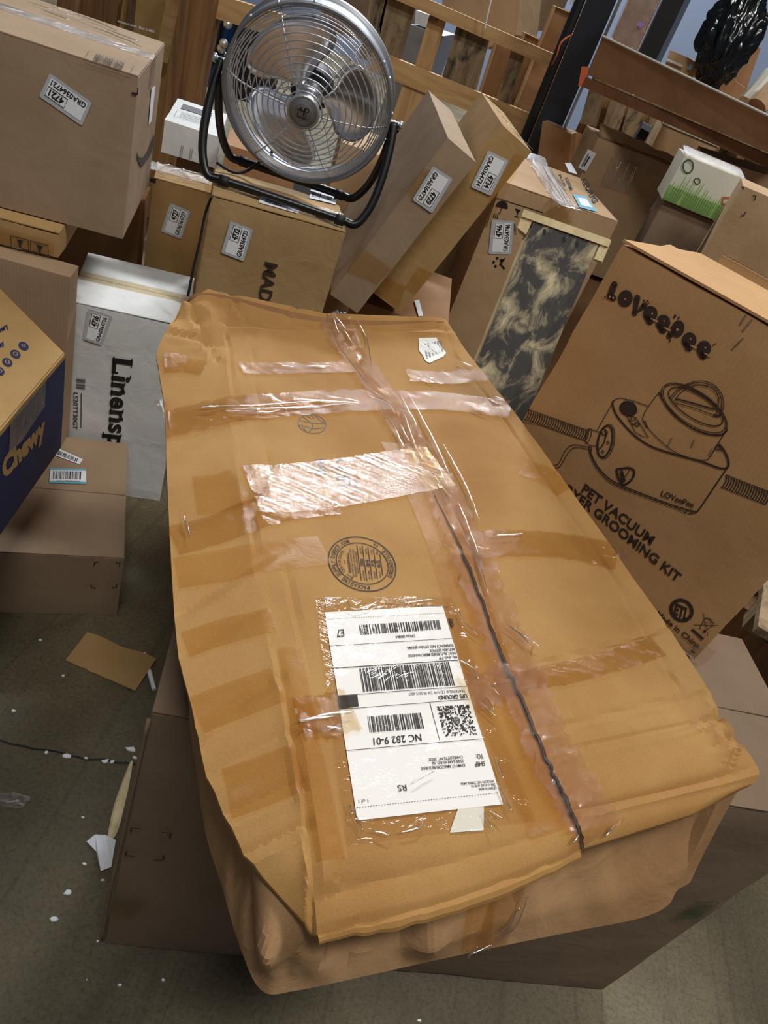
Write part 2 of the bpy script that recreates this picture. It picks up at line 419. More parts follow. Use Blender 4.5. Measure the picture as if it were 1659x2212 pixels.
def tube_v(P, r, n=8, closed=False):
    vs = []; fs = []; m_ = len(P); ref = Vector((0, 0, 1))
    prev = None
    for i in range(m_):
        a = P[(i-1) % m_] if (i or closed) else P[i]; b = P[(i+1) % m_] if (i < m_-1 or closed) else P[i]
        t = (b-a).normalized()
        if prev is None:
            u = t.cross(ref); 
            if u.length < 0.05: u = t.cross(Vector((1, 0, 0)))
        else: u = prev - t*prev.dot(t)
        u.normalize(); prev = u; w = t.cross(u)
        rr = r[i] if isinstance(r, (list, tuple)) else r
        for j in range(n): vs.append(P[i] + (u*cos(2*pi*j/n) + w*sin(2*pi*j/n))*rr)
    for i in range(m_ if closed else m_-1):
        for j in range(n):
            k = (i+1) % m_; fs.append((i*n+j, i*n+(j+1) % n, k*n+(j+1) % n, k*n+j))
    if not closed: fs += [tuple(range(n))[::-1], tuple((m_-1)*n+j for j in range(n))]
    return vs, fs
def merge(*parts):
    V, Fc = [], []
    for vs, fs in parts:
        b = len(V); V += list(vs); Fc += [tuple(i+b for i in f) for f in fs]
    return V, Fc

def sticker(face, q, num, parent, crop, eps=0.0016):
    """inventory sticker: q = reading LL, LR, UR, UL"""
    ink = Ink(face.hit, face.n, eps, crop); A, B, C, D = [ink.p(x) for x in q]
    def P_(u, v): return A*(1-u)*(1-v) + B*u*(1-v) + C*u*v + D*(1-u)*v
    r = []
    for cx_, cy_, a in ((.94, .07, -90), (.94, .93, 0), (.06, .93, 90), (.06, .07, 180)):
        for k in range(5): r.append(P_(cx_ + 0.06*cos(radians(a+k*22.5)), cy_ + 0.07*sin(radians(a+k*22.5))))
    ink.add(r, [tuple(range(len(r)))]); st = ink.build('sticker', M['stickb'], parent)
    MW[st.name] = MW[parent.name]
    i2 = Ink(face.hit, face.n, eps+0.0004, crop); i2.quad3(P_(.07, .12), P_(.93, .12), P_(.93, .86), P_(.07, .86)); i2.build('sticker_paper', M['stick'], st)
    i3 = Ink(face.hit, face.n, eps+0.0008, crop)
    i3.text3('GRA036'+num, P_(.09, .17), P_(.90, .17)-P_(.09, .17), P_(.09, .36)-P_(.09, .17), 0.025)
    i3.text3(num, P_(.52, .52), P_(.86, .52)-P_(.52, .52), P_(.52, .75)-P_(.52, .52), 0.04)
    fr = [P_(.47, .45), P_(.91, .45), P_(.91, .82), P_(.47, .82)]; i3.line3(fr, 0.0017, True)
    i3.build('sticker_print', M['ink'], st)
    return st

def carton(label, P, D, R, mat, flaps='x', tp='tape', group=None, name='cardboard_box', dent=0.001, edge=0.002, cat_='box', tw=0.05, seed=0, step=0.03, gap=0.0015, fm=None):
    P = Vector(P); up = R @ Vector((0, 0, 1))
    root = thing(name, label, cat_, P - up*D[2]/2, R, group)
    body = bm_obj('body', softbox(P, D, R, step, dent, edge, seed), mat, root)
    if flaps:
        th = 0.003
        ax = 0 if flaps == 'x' else 1
        for sgn in (-1, 1):
            d = [D[0]-0.004, D[1]-0.004, th]; off = Vector((0, 0, D[2]/2 + th/2)); d[1-ax] = d[1-ax]/2 - gap; off[1-ax] = sgn*(d[1-ax]/2 + gap)
            bm_obj('top_flap', softbox(P + R @ off, d, R, step, 0.0004, 0.0002, seed+sgn), fm or mat, root)
        if tp:
            tl = D[ax]; hw = tw/2; pts = []
            zt = D[2]/2 + 0.0045
            prof = [(-tl/2-0.003, zt-0.06), (-tl/2-0.003, zt)] + [(-tl/2 + tl*i/20, zt+0.0004*sin(i*2.3)) for i in range(1, 20)] + [(tl/2+0.003, zt), (tl/2+0.003, zt-0.06)]
            vs = []
            for a, z in prof:
                for k in range(5):
                    w_ = -hw + 2*hw*k/4
                    q = Vector((a, w_, z)) if ax == 0 else Vector((w_, a, z))
                    vs.append(P + R @ q)
            fs = [(i*5+k, i*5+k+1, (i+1)*5+k+1, (i+1)*5+k) for i in range(len(prof)-1) for k in range(4)]
            obj('packing_tape', vs, fs, M[tp], root)
    return root
def strip(name, hit, cl, w, mat, parent, n, eps=0.003, crop=None, wob=0.0, k=6, nw=4, snap=None, label=None):
    """tape strip laid along pixel centre line"""
    ink = Ink(hit, n, eps, crop); C = cat([ink.p(q) for q in cl], k); vs = []
    nn = Vector(n)
    for i, c in enumerate(C):
        t = (C[min(i+1, len(C)-1)]-C[max(i-1, 0)]).normalized(); sd = nn.cross(t).normalized()
        ww = w if not isinstance(w, (list, tuple)) else w[0]+(w[1]-w[0])*i/(len(C)-1)
        for j in range(nw+1):
            q = c + sd*(ww*(j/nw-0.5)*(1+wob*0.3*noise.noise(Vector((i*0.7, j*9.0, 3)))))
            e = eps + (wob*0.004*abs(noise.noise(Vector((i*0.9, j*1.3, w_seed()))) ) if wob else 0)
            q = snap(q, e) if snap else q + nn*e
            vs.append(q)
    fs = [(i*(nw+1)+j, i*(nw+1)+j+1, (i+1)*(nw+1)+j+1, (i+1)*(nw+1)+j) for i in range(len(C)-1) for j in range(nw)]
    return obj(name, vs, fs, mat, parent, True, label)
_ws = [0.0]
def w_seed(): return _ws[0]
def prism(quad, back):
    """slab from four world points plus an offset vector"""
    V = [Vector(q) for q in quad] + [Vector(q)+Vector(back) for q in quad]
    return V, [(0, 1, 2, 3), (7, 6, 5, 4), (0, 4, 5, 1), (1, 5, 6, 2), (2, 6, 7, 3), (3, 7, 4, 0)]

# ================================================================== SETTING
structure('floor', [(-6, -3, 0), (6, -3, 0), (6, 12, 0), (-6, 12, 0)], [(0, 1, 2, 3)], M['floor'])
structure('wall_back', [(-6, 12, 0), (8, 10.5, 0), (8, 10.5, 7), (-6, 12, 7)], [(0, 1, 2, 3)], M['wallp'])

# ================================================================== BIG CARTON UNDER THE LONG BOX
Ru = rot(15.5); Pu, Du = Vector((0.273, 0.802, 0.362)), (1.009, 0.36, 0.718)
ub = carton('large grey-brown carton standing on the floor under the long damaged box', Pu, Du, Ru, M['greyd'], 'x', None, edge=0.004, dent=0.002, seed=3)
fu = Face(Pu, Du, Ru, 'front')
k = Ink(fu.hit, fu.n, 0.004, (2.425, 0, 1300))
for a in ([(740, 1177), (692, 1168), (688, 1192)], [(848, 1194), (898, 1199), (892, 1222)], [(708, 1321), (662, 1312), (668, 1292)], [(808, 1337), (856, 1338), (862, 1318)]): k.line(a, 0.003)
k.build('corner_marks', M['inkb'], ub)
k = Ink(fu.hit, fu.n, 0.004, (2.186, 900, 1400))
k.line([(1330, 1183), (1425, 1188), (1312, 1284), (1213, 1278)], 0.002, closed=True)
for i in range(15):
    a = 0.12+0.76*i/15; A, B = Vector((1335, 1186)), Vector((1420, 1190)); C, D = Vector((1312, 1282)), Vector((1216, 1276))
    def mixp(u, v): q = A*(1-u)*(1-v)+B*u*(1-v)+C*u*v+D*(1-u)*v; return (q.x, q.y)
    k.quad([mixp(.06, a), mixp(.94, a), mixp(.94, a+0.012+0.03*rnd.random()), mixp(.06, a+0.012+0.03*rnd.random())])
k.build('green_barcode', M['inkg'], ub)
k = Ink(fu.hit, fu.n, 0.0045, (2.425, 0, 1300)); k.quad([(585, 1640), (700, 1645), (778, 1548), (585, 1532)], 6, 6)
k.build('tape_scrap', M['tapew'], ub)
#strip('tape_strip', fu.hit, [(820, 2085), (1000, 2066), (1200, 2040)], 0.05, M['taper'], ub, fu.n, 0.0045)
# crushed vertical edge ply
lv = [fu.loc(0, 0) + Vector((-0.004, 0, 0.02)), fu.loc(0, 0.35), fu.loc(0, 0.98)]
vs, fs = tube_v(cat([lv[0], fu.loc(-0.006, 0.3), fu.loc(-0.003, 0.6), fu.loc(0, 0.985)], 6), 0.003, 5); obj('torn_edge', vs, fs, M['greyd'], ub, True)

# ================================================================== THE LONG DAMAGED BOX
ZL, ZC, ZM, ZD, ZR = 0.866, 0.888, 0.890, 0.912, 0.925
ROWS = [
 [(392, 658, .925), (450, 622, .95), (706, 677, .945), (940, 686, .95), (964, 692, .94)],
 [(342, 749, .895), (484, 728, .905), (733, 750, .905), (945, 752, .915), (1002, 752, .92)],
 [(344, 806, .875), (490, 800, .893), (775, 805, .89), (985, 808, .91), (1040, 800, .92)],
 [(356, 889, ZL), (503, 885, ZC), (822, 878, ZM), (1040, 882, ZD), (1105, 884, ZR)],
 [(361, 1034, ZL), (525, 1030, ZC), (908, 1016, ZM), (1112, 1000, ZD), (1190, 1000, ZR)],
 [(368, 1178, ZL), (550, 1165, ZC), (975, 1147, ZM), (1200, 1132, ZD), (1280, 1132, ZR)],
 [(375, 1300, ZL), (571, 1294, ZC), (1033, 1285, ZM), (1290, 1268, ZD), (1365, 1257, ZR)],
 [(387, 1420, ZL), (598, 1412, ZC), (1083, 1421, ZM), (1358, 1385, ZD), (1440, 1367, ZR)],
 [(419, 1547, ZL), (625, 1545, ZC), (1137, 1540, ZM), (1438, 1495, ZD), (1524, 1495, ZR)],
 [(445, 1665, ZL), (647, 1662, ZC), (1185, 1660, ZM), (1495, 1590, ZD), (1583, 1590, ZR)],
 [(507, 1804, ZL), (667, 1795, ZC), (1222, 1735, ZM), (1535, 1665, ZD), (1628, 1662, ZR-.003)],
 [(562, 1888, ZL), (677, 1880, ZC), (1243, 1785, ZM), (1535, 1712, ZD-.006), (1624, 1694, ZR-.01)],
 [(668, 2000, .868), (690, 2012, .872), (1261, 1833, .884), (1500, 1758, .900), (1592, 1710, .908)],
]
NR = len(ROWS)
G = [[at(*c) for c in r] for r in ROWS]
cols = [cat([G[i][c] for i in range(NR)], 16) for c in range(5)]       # along the length
NV = len(cols[0])
FOLDS = [(at(*a, .885), at(*b, .885), am, wd) for a, b, am, wd in (
 ((380, 1310), (600, 1190), .004, .010), ((385, 1400), (590, 1300), .0025, .008), ((419, 1547), (600, 1465), .006, .010), ((441, 1655), (640, 1575), .006, .012),
 ((505, 1830), (662, 1780), .006, .008), ((470, 1740), (650, 1690), .003, .010), ((365, 1130), (560, 1060), .003, .012), ((356, 960), (530, 900), .003, .012),
 ((484, 735), (543, 1130), .004, .004), ((543, 1130), (600, 1410), .004, .004), ((600, 1410), (655, 1712), .004, .004), ((655, 1712), (690, 2000), .005, .004),
 ((540, 760), (630, 1300), .002, .003), ((630, 1300), (745, 1860), .003, .004), ((745, 1860), (730, 1930), .003, .004),
 ((484, 732), (730, 752), .007, .006), ((730, 752), (945, 757), .007, .006), ((945, 757), (1055, 912), .003, .004), ((1055, 912), (1266, 1238), .003, .003), ((1266, 1238), (1440, 1540), .003, .003),
 ((1000, 1480), (1410, 1400), .003, .004), ((1190, 1640), (1510, 1590), .005, .006), ((1150, 1590), (1480, 1530), .003, .006), ((1240, 1760), (1560, 1700), .004, .006), ((600, 1960), (1250, 1770), .0, .006),
 ((700, 1925), (1180, 1800), .003, .012), ((1000, 1050), (1200, 1060), .002, .006), ((560, 800), (700, 812), .002, .006), ((400, 700), (470, 790), .008, .008), ((430, 660), (520, 730), .008, .006), ((360, 740), (480, 760), .006, .008),
 ((1495, 1545), (1530, 1640), .008, .008), ((1540, 1560), (1480, 1620), .006, .007), ((1500, 1650), (1590, 1620), .008, .007), ((1560, 1600), (1540, 1700), .007, .006), ((905, 690), (860, 742), .004, .005), ((700, 690), (600, 740), .003, .006))]
def hero_h(P, v, side):
    """small folds and crumples"""
    d = 0.0
    q = P
    # cross folds, stronger near the left edge
    a = (q.y*0.88 - q.x*0.47)
    fold = noise.noise(Vector((a*13, q.x*2.0, 1.7)))
    d += 0.0012*fold + 0.0016*noise.noise(q*5.0) + 0.0004*noise.noise(q*26)
    for (A, B, amp, wd) in FOLDS:
        ab = B-A; t = ((q.x-A.x)*ab.x + (q.y-A.y)*ab.y)/(ab.x**2+ab.y**2)
        if -0.12 < t < 1.12:
            s_ = ((q.x-A.x)*ab.y - (q.y-A.y)*ab.x)/math.hypot(ab.x, ab.y)
            if abs(s_) < wd*4:
                fade = min(1, max(0, (t+0.12)/0.2), ) * min(1, max(0, (1.12-t)/0.2))
                d -= min(1.3*amp, .006)*fade*(math.exp(-abs(s_)/(wd*.7)) - 0.55*math.exp(-abs(s_-1.6*wd)/(wd*.6)))
    for (cx_, cy_, rad, amp) in ((-0.43, 1.08, 0.14, 0.010), (0.56, 0.66, 0.12, 0.010), (0.09, 0.30, 0.06, 0.005), (0.0, 1.45, 0.1, 0.004)):
        r_ = math.hypot(q.x-cx_, q.y-cy_)
        if r_ < rad:
            w_ = (1-r_/rad)**1.2
            d += amp*w_*(0.5-abs(noise.noise(q*17+Vector((3, 1, 0))))*2.2)
    return d
def panel(c0, c1, nseg, lift, side0, side1, inset=0.0, sag=0.0):
    grid = []
    for i in range(NV):
        row = []
        for s_ in range(len(c0)-1) if False else range(1):
            pass
        pts = [cols[c][i] for c in range(c0, c1+1)]
        line = []
        for s_ in range(len(pts)-1):
            for j in range(nseg[s_]):
                line.append((pts[s_].lerp(pts[s_+1], j/nseg[s_]), s_+j/nseg[s_]))
        line.append((pts[-1], float(len(pts)-1)))
        nl = len(line)
        for j, (p, s_) in enumerate(line):
            fr = j/(nl-1); side = side0 + (side1-side0)*fr
            q = p.copy(); v = i/(NV-1)
            q.z += hero_h(q, v, side) + (0.0008 + (lift-0.0008)*min(1, max(0, (v-0.34)/0.12)) if lift else 0)
            # near lip curls slightly down between corners
            if v > 0.93: q.z -= 0.006*((v-0.93)/0.07)**2
            if sag and i == NV-1: pass
            row.append(q)
        grid.append(row)
    return grid
gl = panel(0, 2, (14, 34), 0.0, 0.0, 0.55)
gr = panel(2, 4, (24, 10), 0.0062, 0.55, 1.0)
# sag of the near lip between the left tip and the slot, and jagged slot edge
for g, (a0, a1) in ((gl, (15, 48)),):
    for j in range(a0, a1):
        t = (j-a0)/(a1-1-a0)
        for i in range(NV-22, NV):
            w_ = (i-(NV-23))/22
            g[i][j] += Vector((0.003, -0.0085, 0))*sin(pi*t)*w_
for i in range(NV):
    gr[i][0] += Vector((0.003*noise.noise(Vector((i*0.35, 0, 0))), 0.0, 0))
    gr[i][0].z += 0.0
def grid_faces(nr, nc): return [(i*nc+j, i*nc+j+1, (i+1)*nc+j+1, (i+1)*nc+j) for i in range(nr-1) for j in range(nc-1)]
def thick(grid, th):
    nr, nc = len(grid), len(grid[0]); V = [p for r in grid for p in r]; f = grid_faces(nr, nc); n0 = len(V)
    V2 = [p - Vector((0, 0, th)) for p in V]; f2 = [tuple(i+n0 for i in q[::-1]) for q in f]
    bd = [j for j in range(nc)] + [i*nc+nc-1 for i in range(1, nr)] + [(nr-1)*nc+j for j in range(nc-2, -1, -1)] + [i*nc for i in range(nr-2, 0, -1)]
    f3 = [(bd[k], bd[(k+1) % len(bd)], bd[(k+1) % len(bd)]+n0, bd[k]+n0) for k in range(len(bd))]
    return V+V2, f+f2+f3
hb = thing('long_cardboard_box', 'long battered golden-brown carton with taped lid and white shipping label, resting on the large carton', 'box', at(600, 1400, 0.727))
vl, fl = thick(gl, 0.0035); vr, fr = thick(gr, 0.0042)
def flipup(V, Fc):
    bm = bmesh.new(); bv = [bm.verts.new(v) for v in V]
    for f in Fc: bm.faces.new([bv[i] for i in f])
    bmesh.ops.recalc_face_normals(bm, faces=bm.faces); bm.verts.index_update()
    o = ([v.co.copy() for v in bm.verts], [tuple(v.index for v in f.verts) for f in bm.faces]); bm.free(); return o
vl, fl = flipup(vl, fl); vr, fr = flipup(vr, fr)
obj('left_lid_flap', vl, fl, M['hero'], hb, True, ang=14, label= 'lid flap under the shipping label')
obj('right_lid_flap', vr, fr, M['hero'], hb, True, ang=14, label= 'lid flap overlapping from the right')
_v, _f = merge((vl, fl), (vr, fr)); BV = BVHTree.FromPolygons([tuple(v) for v in _v], _f)
def hhit(px, py):
    d = ray(px, py).normalized(); r = BV.ray_cast(CAM, d)
    return r[0] if r[0] is not None else at(px, py, 0.89)
def hsnap(p, e=0.002):
    r = BV.ray_cast(Vector((p[0], p[1], 1.3)), Vector((0, 0, -1)))
    return r[0] + Vector((0, 0, e)) if r[0] is not None else Vector(p) + Vector((0, 0, 0))
UP = Vector((0, 0, 1))
# corrugated ply visible along the overlapping flap's edge
vs, fs = [], []
ed = [gr[i][0] for i in range(86, NV)]
pts = []
for i in range(len(ed)-1):
    for j in range(10):
        p = ed[i].lerp(ed[i+1], j/10); pts.append(p + Vector((-0.0012, 0, -0.0021 + 0.0014*(1 if (j+10*i) % 2 else -1))))
vs, fs = tube_v(pts, 0.0005, 4); obj('corrugated_ply', vs, fs, M['edge'], hb)
# body under the lid
LB = [(356, 770), (358, 800), (366, 900), (372, 1040), (378, 1180), (384, 1300), (392, 1420), (410, 1540), (424, 1665), (444, 1800), (476, 1905), (520, 2050), (566, 2140)]
top, bot = [], []
cen = at(800, 1300, 0.89)
def inset(p, k, dz): 
    d = (cen - p); d.z = 0; d.normalize(); return p + d*k + Vector((0, 0, -dz))
for i in range(0, NR):
    top.append(inset(G[i][0], 0.008, 0.004)); x, y = LB[i]; bot.append(at(x, y, 0.727))
nb = [(640, 2140), (800, 2106), (970, 2068), (1130, 2034), (1250, 2010), (1380, 1984), (1440, 1958)]
nt_ = [(690, 2005, .872), (850, 1955, .874), (985, 1925, .876), (1130, 1880, .880), (1261, 1830, .884), (1400, 1790, .892), (1500, 1756, .898)]
for (a, b_) in zip(nt_, nb): top.append(inset(at(*a), 0.016, 0.004)); bot.append(at(b_[0], b_[1], 0.727))
for i in range(NR-1, -1, -1):
    top.append(inset(G[i][4], 0.008, 0.004))
    rb = inset(G[i][4], 0.03, 0.0); rb.z = 0.727
    if i == NR-1: rb = at(1462, 1925, 0.73)
    if i == NR-2: rb = at(1490, 1890, 0.735)
    bot.append(rb)
for c in (3, 2, 1):
    top.append(inset(G[0][c], 0.01, 0.004)); rb = inset(G[0][c], 0.03, 0); rb.z = 0.727; bot.append(rb)
top = cat(top, 12, True); bot = cat(bot, 12, True); n_ = len(top); LV = 18
V = []
for l in range(LV+1):
    t = l/LV
    for i in range(n_):
        p = top[i].lerp(bot[i], t); d = (p-cen); d.z = 0; d.normalize()
        u = i/n_
        am = 0.003
        if 0.20 < u < 0.42: am = 0.022*(1-abs(u-0.32)/0.12)+0.003
        w_ = sin(pi*t)
        p = p + d*(am*w_*(abs(noise.noise(Vector((p.x*24+p.z*9, p.y*24, p.z*3))))*2.6-0.8+0.2*abs(noise.noise(p*50))))
        if 0.37 < u < 0.55: p = p - d*(0.012*sin(pi*min(1, t*1.4)) if t < 0.71 else 0) + d*0.006*w_*noise.noise(Vector((p.x*7, p.y*7, p.z*9)))
        V.append(p)
Fc = [(l*n_+i, l*n_+(i+1) % n_, (l+1)*n_+(i+1) % n_, (l+1)*n_+i) for l in range(LV) for i in range(n_)]
Fc.append(tuple(LV*n_+i for i in range(n_)))
V, Fc = flipup(V, Fc)
obj('body', V, Fc, M['hero_side'], hb, True, ang=16, label= 'crushed lower body under the overhanging lid')
BV2 = BVHTree.FromPolygons([tuple(v) for v in V], Fc)
# torn fringe on the near lip
fr_ = [gl[NV-1][j] for j in range(14, 49)]
vs, fs = [], []
for j, p in enumerate(fr_):
    hgt = 0.006 + 0.010*abs(noise.noise(Vector((j*0.6, 5, 0)))); vs += [p + Vector((0.001, -0.002, -0.0015)), p + Vector((0.003*noise.noise(Vector((j, 1, 0))), 0.004, -0.004-hgt))]
for j in range(len(fr_)-1): fs.append((2*j, 2*j+1, 2*j+3, 2*j+2))
ow = Vector((.59, -.81, 0)); pts = []; rad = []
for j in range(len(fr_)-1):
    for q_ in range(4):
        p = fr_[j].lerp(fr_[j+1], q_/4); pts.append(p + ow*.001 + Vector((0, 0, -.0055)) + Vector((1, 1, 1))*.0016*noise.noise(p*60)); t = (j+q_/4)/(len(fr_)-1); rad.append(.0045+.003*sin(pi*t)+.0022*abs(noise.noise(p*45)))
vs, fs = tube_v(pts, rad, 10); o = obj('torn_lip', vs, fs, M['hero'], hb, True, ang=20)
# --- printed marks
k = Ink(hhit, UP, 0.0009, (8.73, 690, 1140), hsnap)
c_, ex, ey = (812, 672), (-65, -490), (-642, -50)
k.ellipse(c_, ex, ey, 0.0017, 64); k.ellipse(c_, (ex[0]*.77, ex[1]*.77), (ey[0]*.77, ey[1]*.77), 0.0014, 64)
k.arc('PACKAGING SUPPLY DIRECT.COM', c_, ex, ey, 0.815, 0.12, 188, 22, bold=0.02)
k.arc('GORDONSVILLE, VA', c_, ex, ey, 0.815, 0.12, 238, 332, inward=True, bold=0.02)
k.arc('BOX CERTIFICATE', c_, ex, ey, 0.63, 0.085, 150, 52, bold=0.01)
def sp_(u, v): return (c_[0]+ex[0]*u+ey[0]*v, c_[1]+ex[1]*u+ey[1]*v)
def st_(t, u0, u1, v, h, b=0.0): k.text(t, sp_(u0, v), sp_(u1, v), sp_(u0, v+h), b)
st_('THIS', -.08, .06, .50, .05); st_('SINGLEWALL', -.42, .36, .37, .07, .03)
st_('BOX MEETS ALL CONSTRUCTION', -.55, .52, .29, .05, .01); st_('REQUIREMENTS OF APPLICABLE', -.55, .52, .21, .05, .01); st_('FREIGHT CLASSIFICATION', -.42, .42, .135, .05, .01)
for v in (.09, -.07, -.23, -.39): k.line([sp_(-.70+abs(v)*.3, v+.01), sp_(.70-abs(v)*.3, v+.01)], 0.001)
for t, l1, r1, v in (('200', 'BURSTING', 'LBS PER', -.04), ('84', 'MIN COMB', 'LBS PER', -.20), ('75', 'SIZE LIMIT', 'INCHES', -.36), ('65', 'GROSS WT', 'LBS', -.52)):
    st_(t, -.12, .16, v, .10, .02); st_(l1, -.66+abs(v)*.3, -.28, v+.02, .05, .01); st_(r1, .36, .62-abs(v)*.2, v+.02, .05, .01)
k.line([sp_(-.42, -.55), sp_(.42, -.55)], 0.001)
k.build('box_certificate_stamp', M['inkb'], hb)
k = Ink(hhit, UP, 0.0009, (2.074, 320, 600), hsnap)
k.ellipse((735, 655), (-8, -42), (-62, 0), 0.0012, 40)
for a in ([(678, 640), (735, 652), (795, 655), (795, 672), (738, 678), (680, 660)], [(735, 652), (738, 678)], [(720, 690), (735, 678), (790, 672)], [(690, 622), (715, 640), (735, 652)], [(712, 618), (728, 632)], [(730, 616), (745, 632)], [(748, 618), (765, 636)], [(765, 636), (795, 655)], [(690, 668), (712, 692)]): k.line(a, 0.0011)
k.text('8x8', (800, 885), (790, 812), (752, 888), 0.01); k.text('LB 3.3', (905, 935), (898, 812), (845, 938), 0.01)
for i in range(4): k.text('||I|I||II|I', (925+i*9, 962), (918+i*9, 905), (919+i*9, 962))
k.build('size_stamp', M['inkgrey'], hb)
# --- shipping label in its pouch
CR = (3.318, 660, 1260)
k = Ink(hhit, UP, 0.0014, CR, hsnap); k.quad([(137, 213), (980, 167), (1412, 1588), (368, 1705)], 10, 14)
lab = k.build('shipping_label', M['white'], hb, 'white shipping label printed upside down to the viewer')
k = Ink(hhit, UP, 0.0021, CR, hsnap)
for t, a, b_, c__, bo in (
 ('E7', (270, 337), (216, 341), (276, 390), 0.01), ('DFKfed fjRRMA', (779, 374), (640, 383), (782, 393), 0.01),
 ('REFERENCE NO: DFKfed fjRRMA', (1053, 442), (722, 462), (1057, 461), 0.01), ('RETURN SERVICE', (1062, 470), (885, 482), (1066, 489), 0.01),
 ('DESC: RETURNED MERCHANDISE', (1070, 497), (730, 518), (1075, 516), 0.01), ('BILLING P/P', (1080, 527), (950, 535), (1085, 545), 0.01),
 ('TRACKING #: 1Z A1W 226 90 5215 6867', (1138, 768), (733, 792), (1143, 788), 0.0), ('UPS GROUND', (1150, 801), (945, 813), (1157, 830), 0.02),
 ('NC 282 9-01', (822, 1088), (480, 1118), (829, 1136), 0.015), ('TO:', (1265, 1228), (1215, 1232), (1272, 1262), 0.01), ('SHIP', (1278, 1282), (1205, 1288), (1285, 1316), 0.01),
 ('CHARLOTTE NC 28227', (1120, 1242), (875, 1262), (1124, 1262), 0.01), ('2500 SARDIS RD. N', (1128, 1270), (905, 1286), (1132, 1290), 0.01), ('KHM1 E7 AMAZON RETURNS', (1136, 1300), (822, 1325), (1140, 1321), 0.01),
 ('RS', (715, 1450), (652, 1455), (723, 1494), 0.01), ('WILSON NC 27893-2406', (1345, 1417), (1107, 1436), (1349, 1434), 0.01), ('206 LUCAS AVE N', (1353, 1440), (1183, 1453), (1357, 1457), 0.01),
 ('LETAY EVANS', (1360, 1464), (1235, 1474), (1364, 1481), 0.01), ('1 of 1', (443, 1553), (375, 1560), (447, 1577), 0.0)): k.text(t, a, b_, c__, bo)
k.bars([(378, 307), (955, 270), (970, 337), (392, 377)], 46, seed=2); k.bars([(380, 618), (1025, 572), (1068, 740), (410, 785)], 58, seed=3); k.bars([(440, 962), (828, 935), (853, 1047), (457, 1078)], 34, seed=4)
k.quad([(228, 817), (367, 806), (378, 890), (238, 912)])
for a, b_, w_ in (((172, 457), (1050, 402), .0006), ((195, 617), (1090, 558), .0011), ((228, 813), (1150, 745), .0006), ((238, 912), (1176, 838), .0006), ((887, 862), (960, 1145), .0006), ((282, 1207), (1258, 1122), .0006)): k.line([a, b_], w_)
for (a, b_) in (((155, 265), (995, 220)), ((362, 1615), (1383, 1508))):
    for i in range(52):
        t0, t1 = i/52, (i+0.55)/52; k.line([(a[0]+(b_[0]-a[0])*t0, a[1]+(b_[1]-a[1])*t0), (a[0]+(b_[0]-a[0])*t1, a[1]+(b_[1]-a[1])*t1)], 0.0005)
mA, mB, mC, mD = [Vector(q) for q in ((935, 890), (1165, 877), (1225, 1090), (990, 1105))]
def mq(u, v): q = mA*(1-u)*(1-v)+mB*u*(1-v)+mC*u*v+mD*(1-u)*v; return (q.x, q.y)
for i in range(27):
    for j in range(27):
        u, v = (i+.5)/27, (j+.5)/27
        if math.hypot(u-.54, v-.47) < 0.15 or rnd.random() < 0.52: continue
        e_ = 0.0185; k.quad([mq(u-e_, v-e_), mq(u+e_, v-e_), mq(u+e_, v+e_), mq(u-e_, v+e_)])
for r_ in (5, 14, 23): k.ellipse((1078, 990), (r_, 0), (r_*.15, r_*1.05), 0.0009, 22)
k.build('label_print', M['ink'], lab)
k = Ink(hhit, UP, 0.0014, CR, hsnap); k.poly([(1090, 1620), (1275, 1606), (1272, 1775), (1030, 1792), (1060, 1700)]); k.build('label_backing', M['label_dirty'], hb)
k = Ink(hhit, UP, 0.0016, CR, hsnap); k.poly([(1020, 255), (1048, 262), (1060, 310), (1045, 325)]); k.build('black_corner_mark', M['ink'], hb)
k = Ink(hhit, UP, 0.0018, CR, hsnap); k.text('View your packing details and order documents', (1020, 172), (555, 150), (1022, 182)); k.build('pouch_print', M['inkb'], hb)
k = Ink(hhit, UP, 0.0034, CR, hsnap); k.quad([(65, 120), (1040, 110), (1640, 1720), (290, 1900)], 30, 40)
pv = k.build('label_pouch', M['pouch'], hb, 'clear crinkled film pouch over the label')
for v in pv.data.vertices: v.co.z += 0.0022*abs(noise.noise(Vector((v.co.x*40, v.co.y*40, 0)))) + 0.001*noise.noise(v.co*90)
pv.data.polygons.foreach_set('use_smooth', [True]*len(pv.data.polygons))
# torn round label at far right
k = Ink(hhit, UP, 0.0016, (2.552, 700, 180), hsnap); k.poly([(520, 1408), (618, 1405), (640, 1445), (672, 1490), (655, 1510), (580, 1546), (555, 1532), (545, 1505), (522, 1478)])
l2 = k.build('torn_label', M['label_dirty'], hb, 'torn round white label')
k = Ink(hhit, UP, 0.0022, (2.552, 700, 180), hsnap)
for i, t in enumerate(('DUKE 4.1', 'MARKETPLACE', 'CARTON-WRAP', 'VSTA-300', 'ACROSS', 'WET LINES')): k.text(t, (560+i*17, 1520-i*7), (552+i*17, 1440-i*4), (572+i*17, 1520-i*7), 0.01)
k.build('torn_label_print', M['inkgrey'], l2)
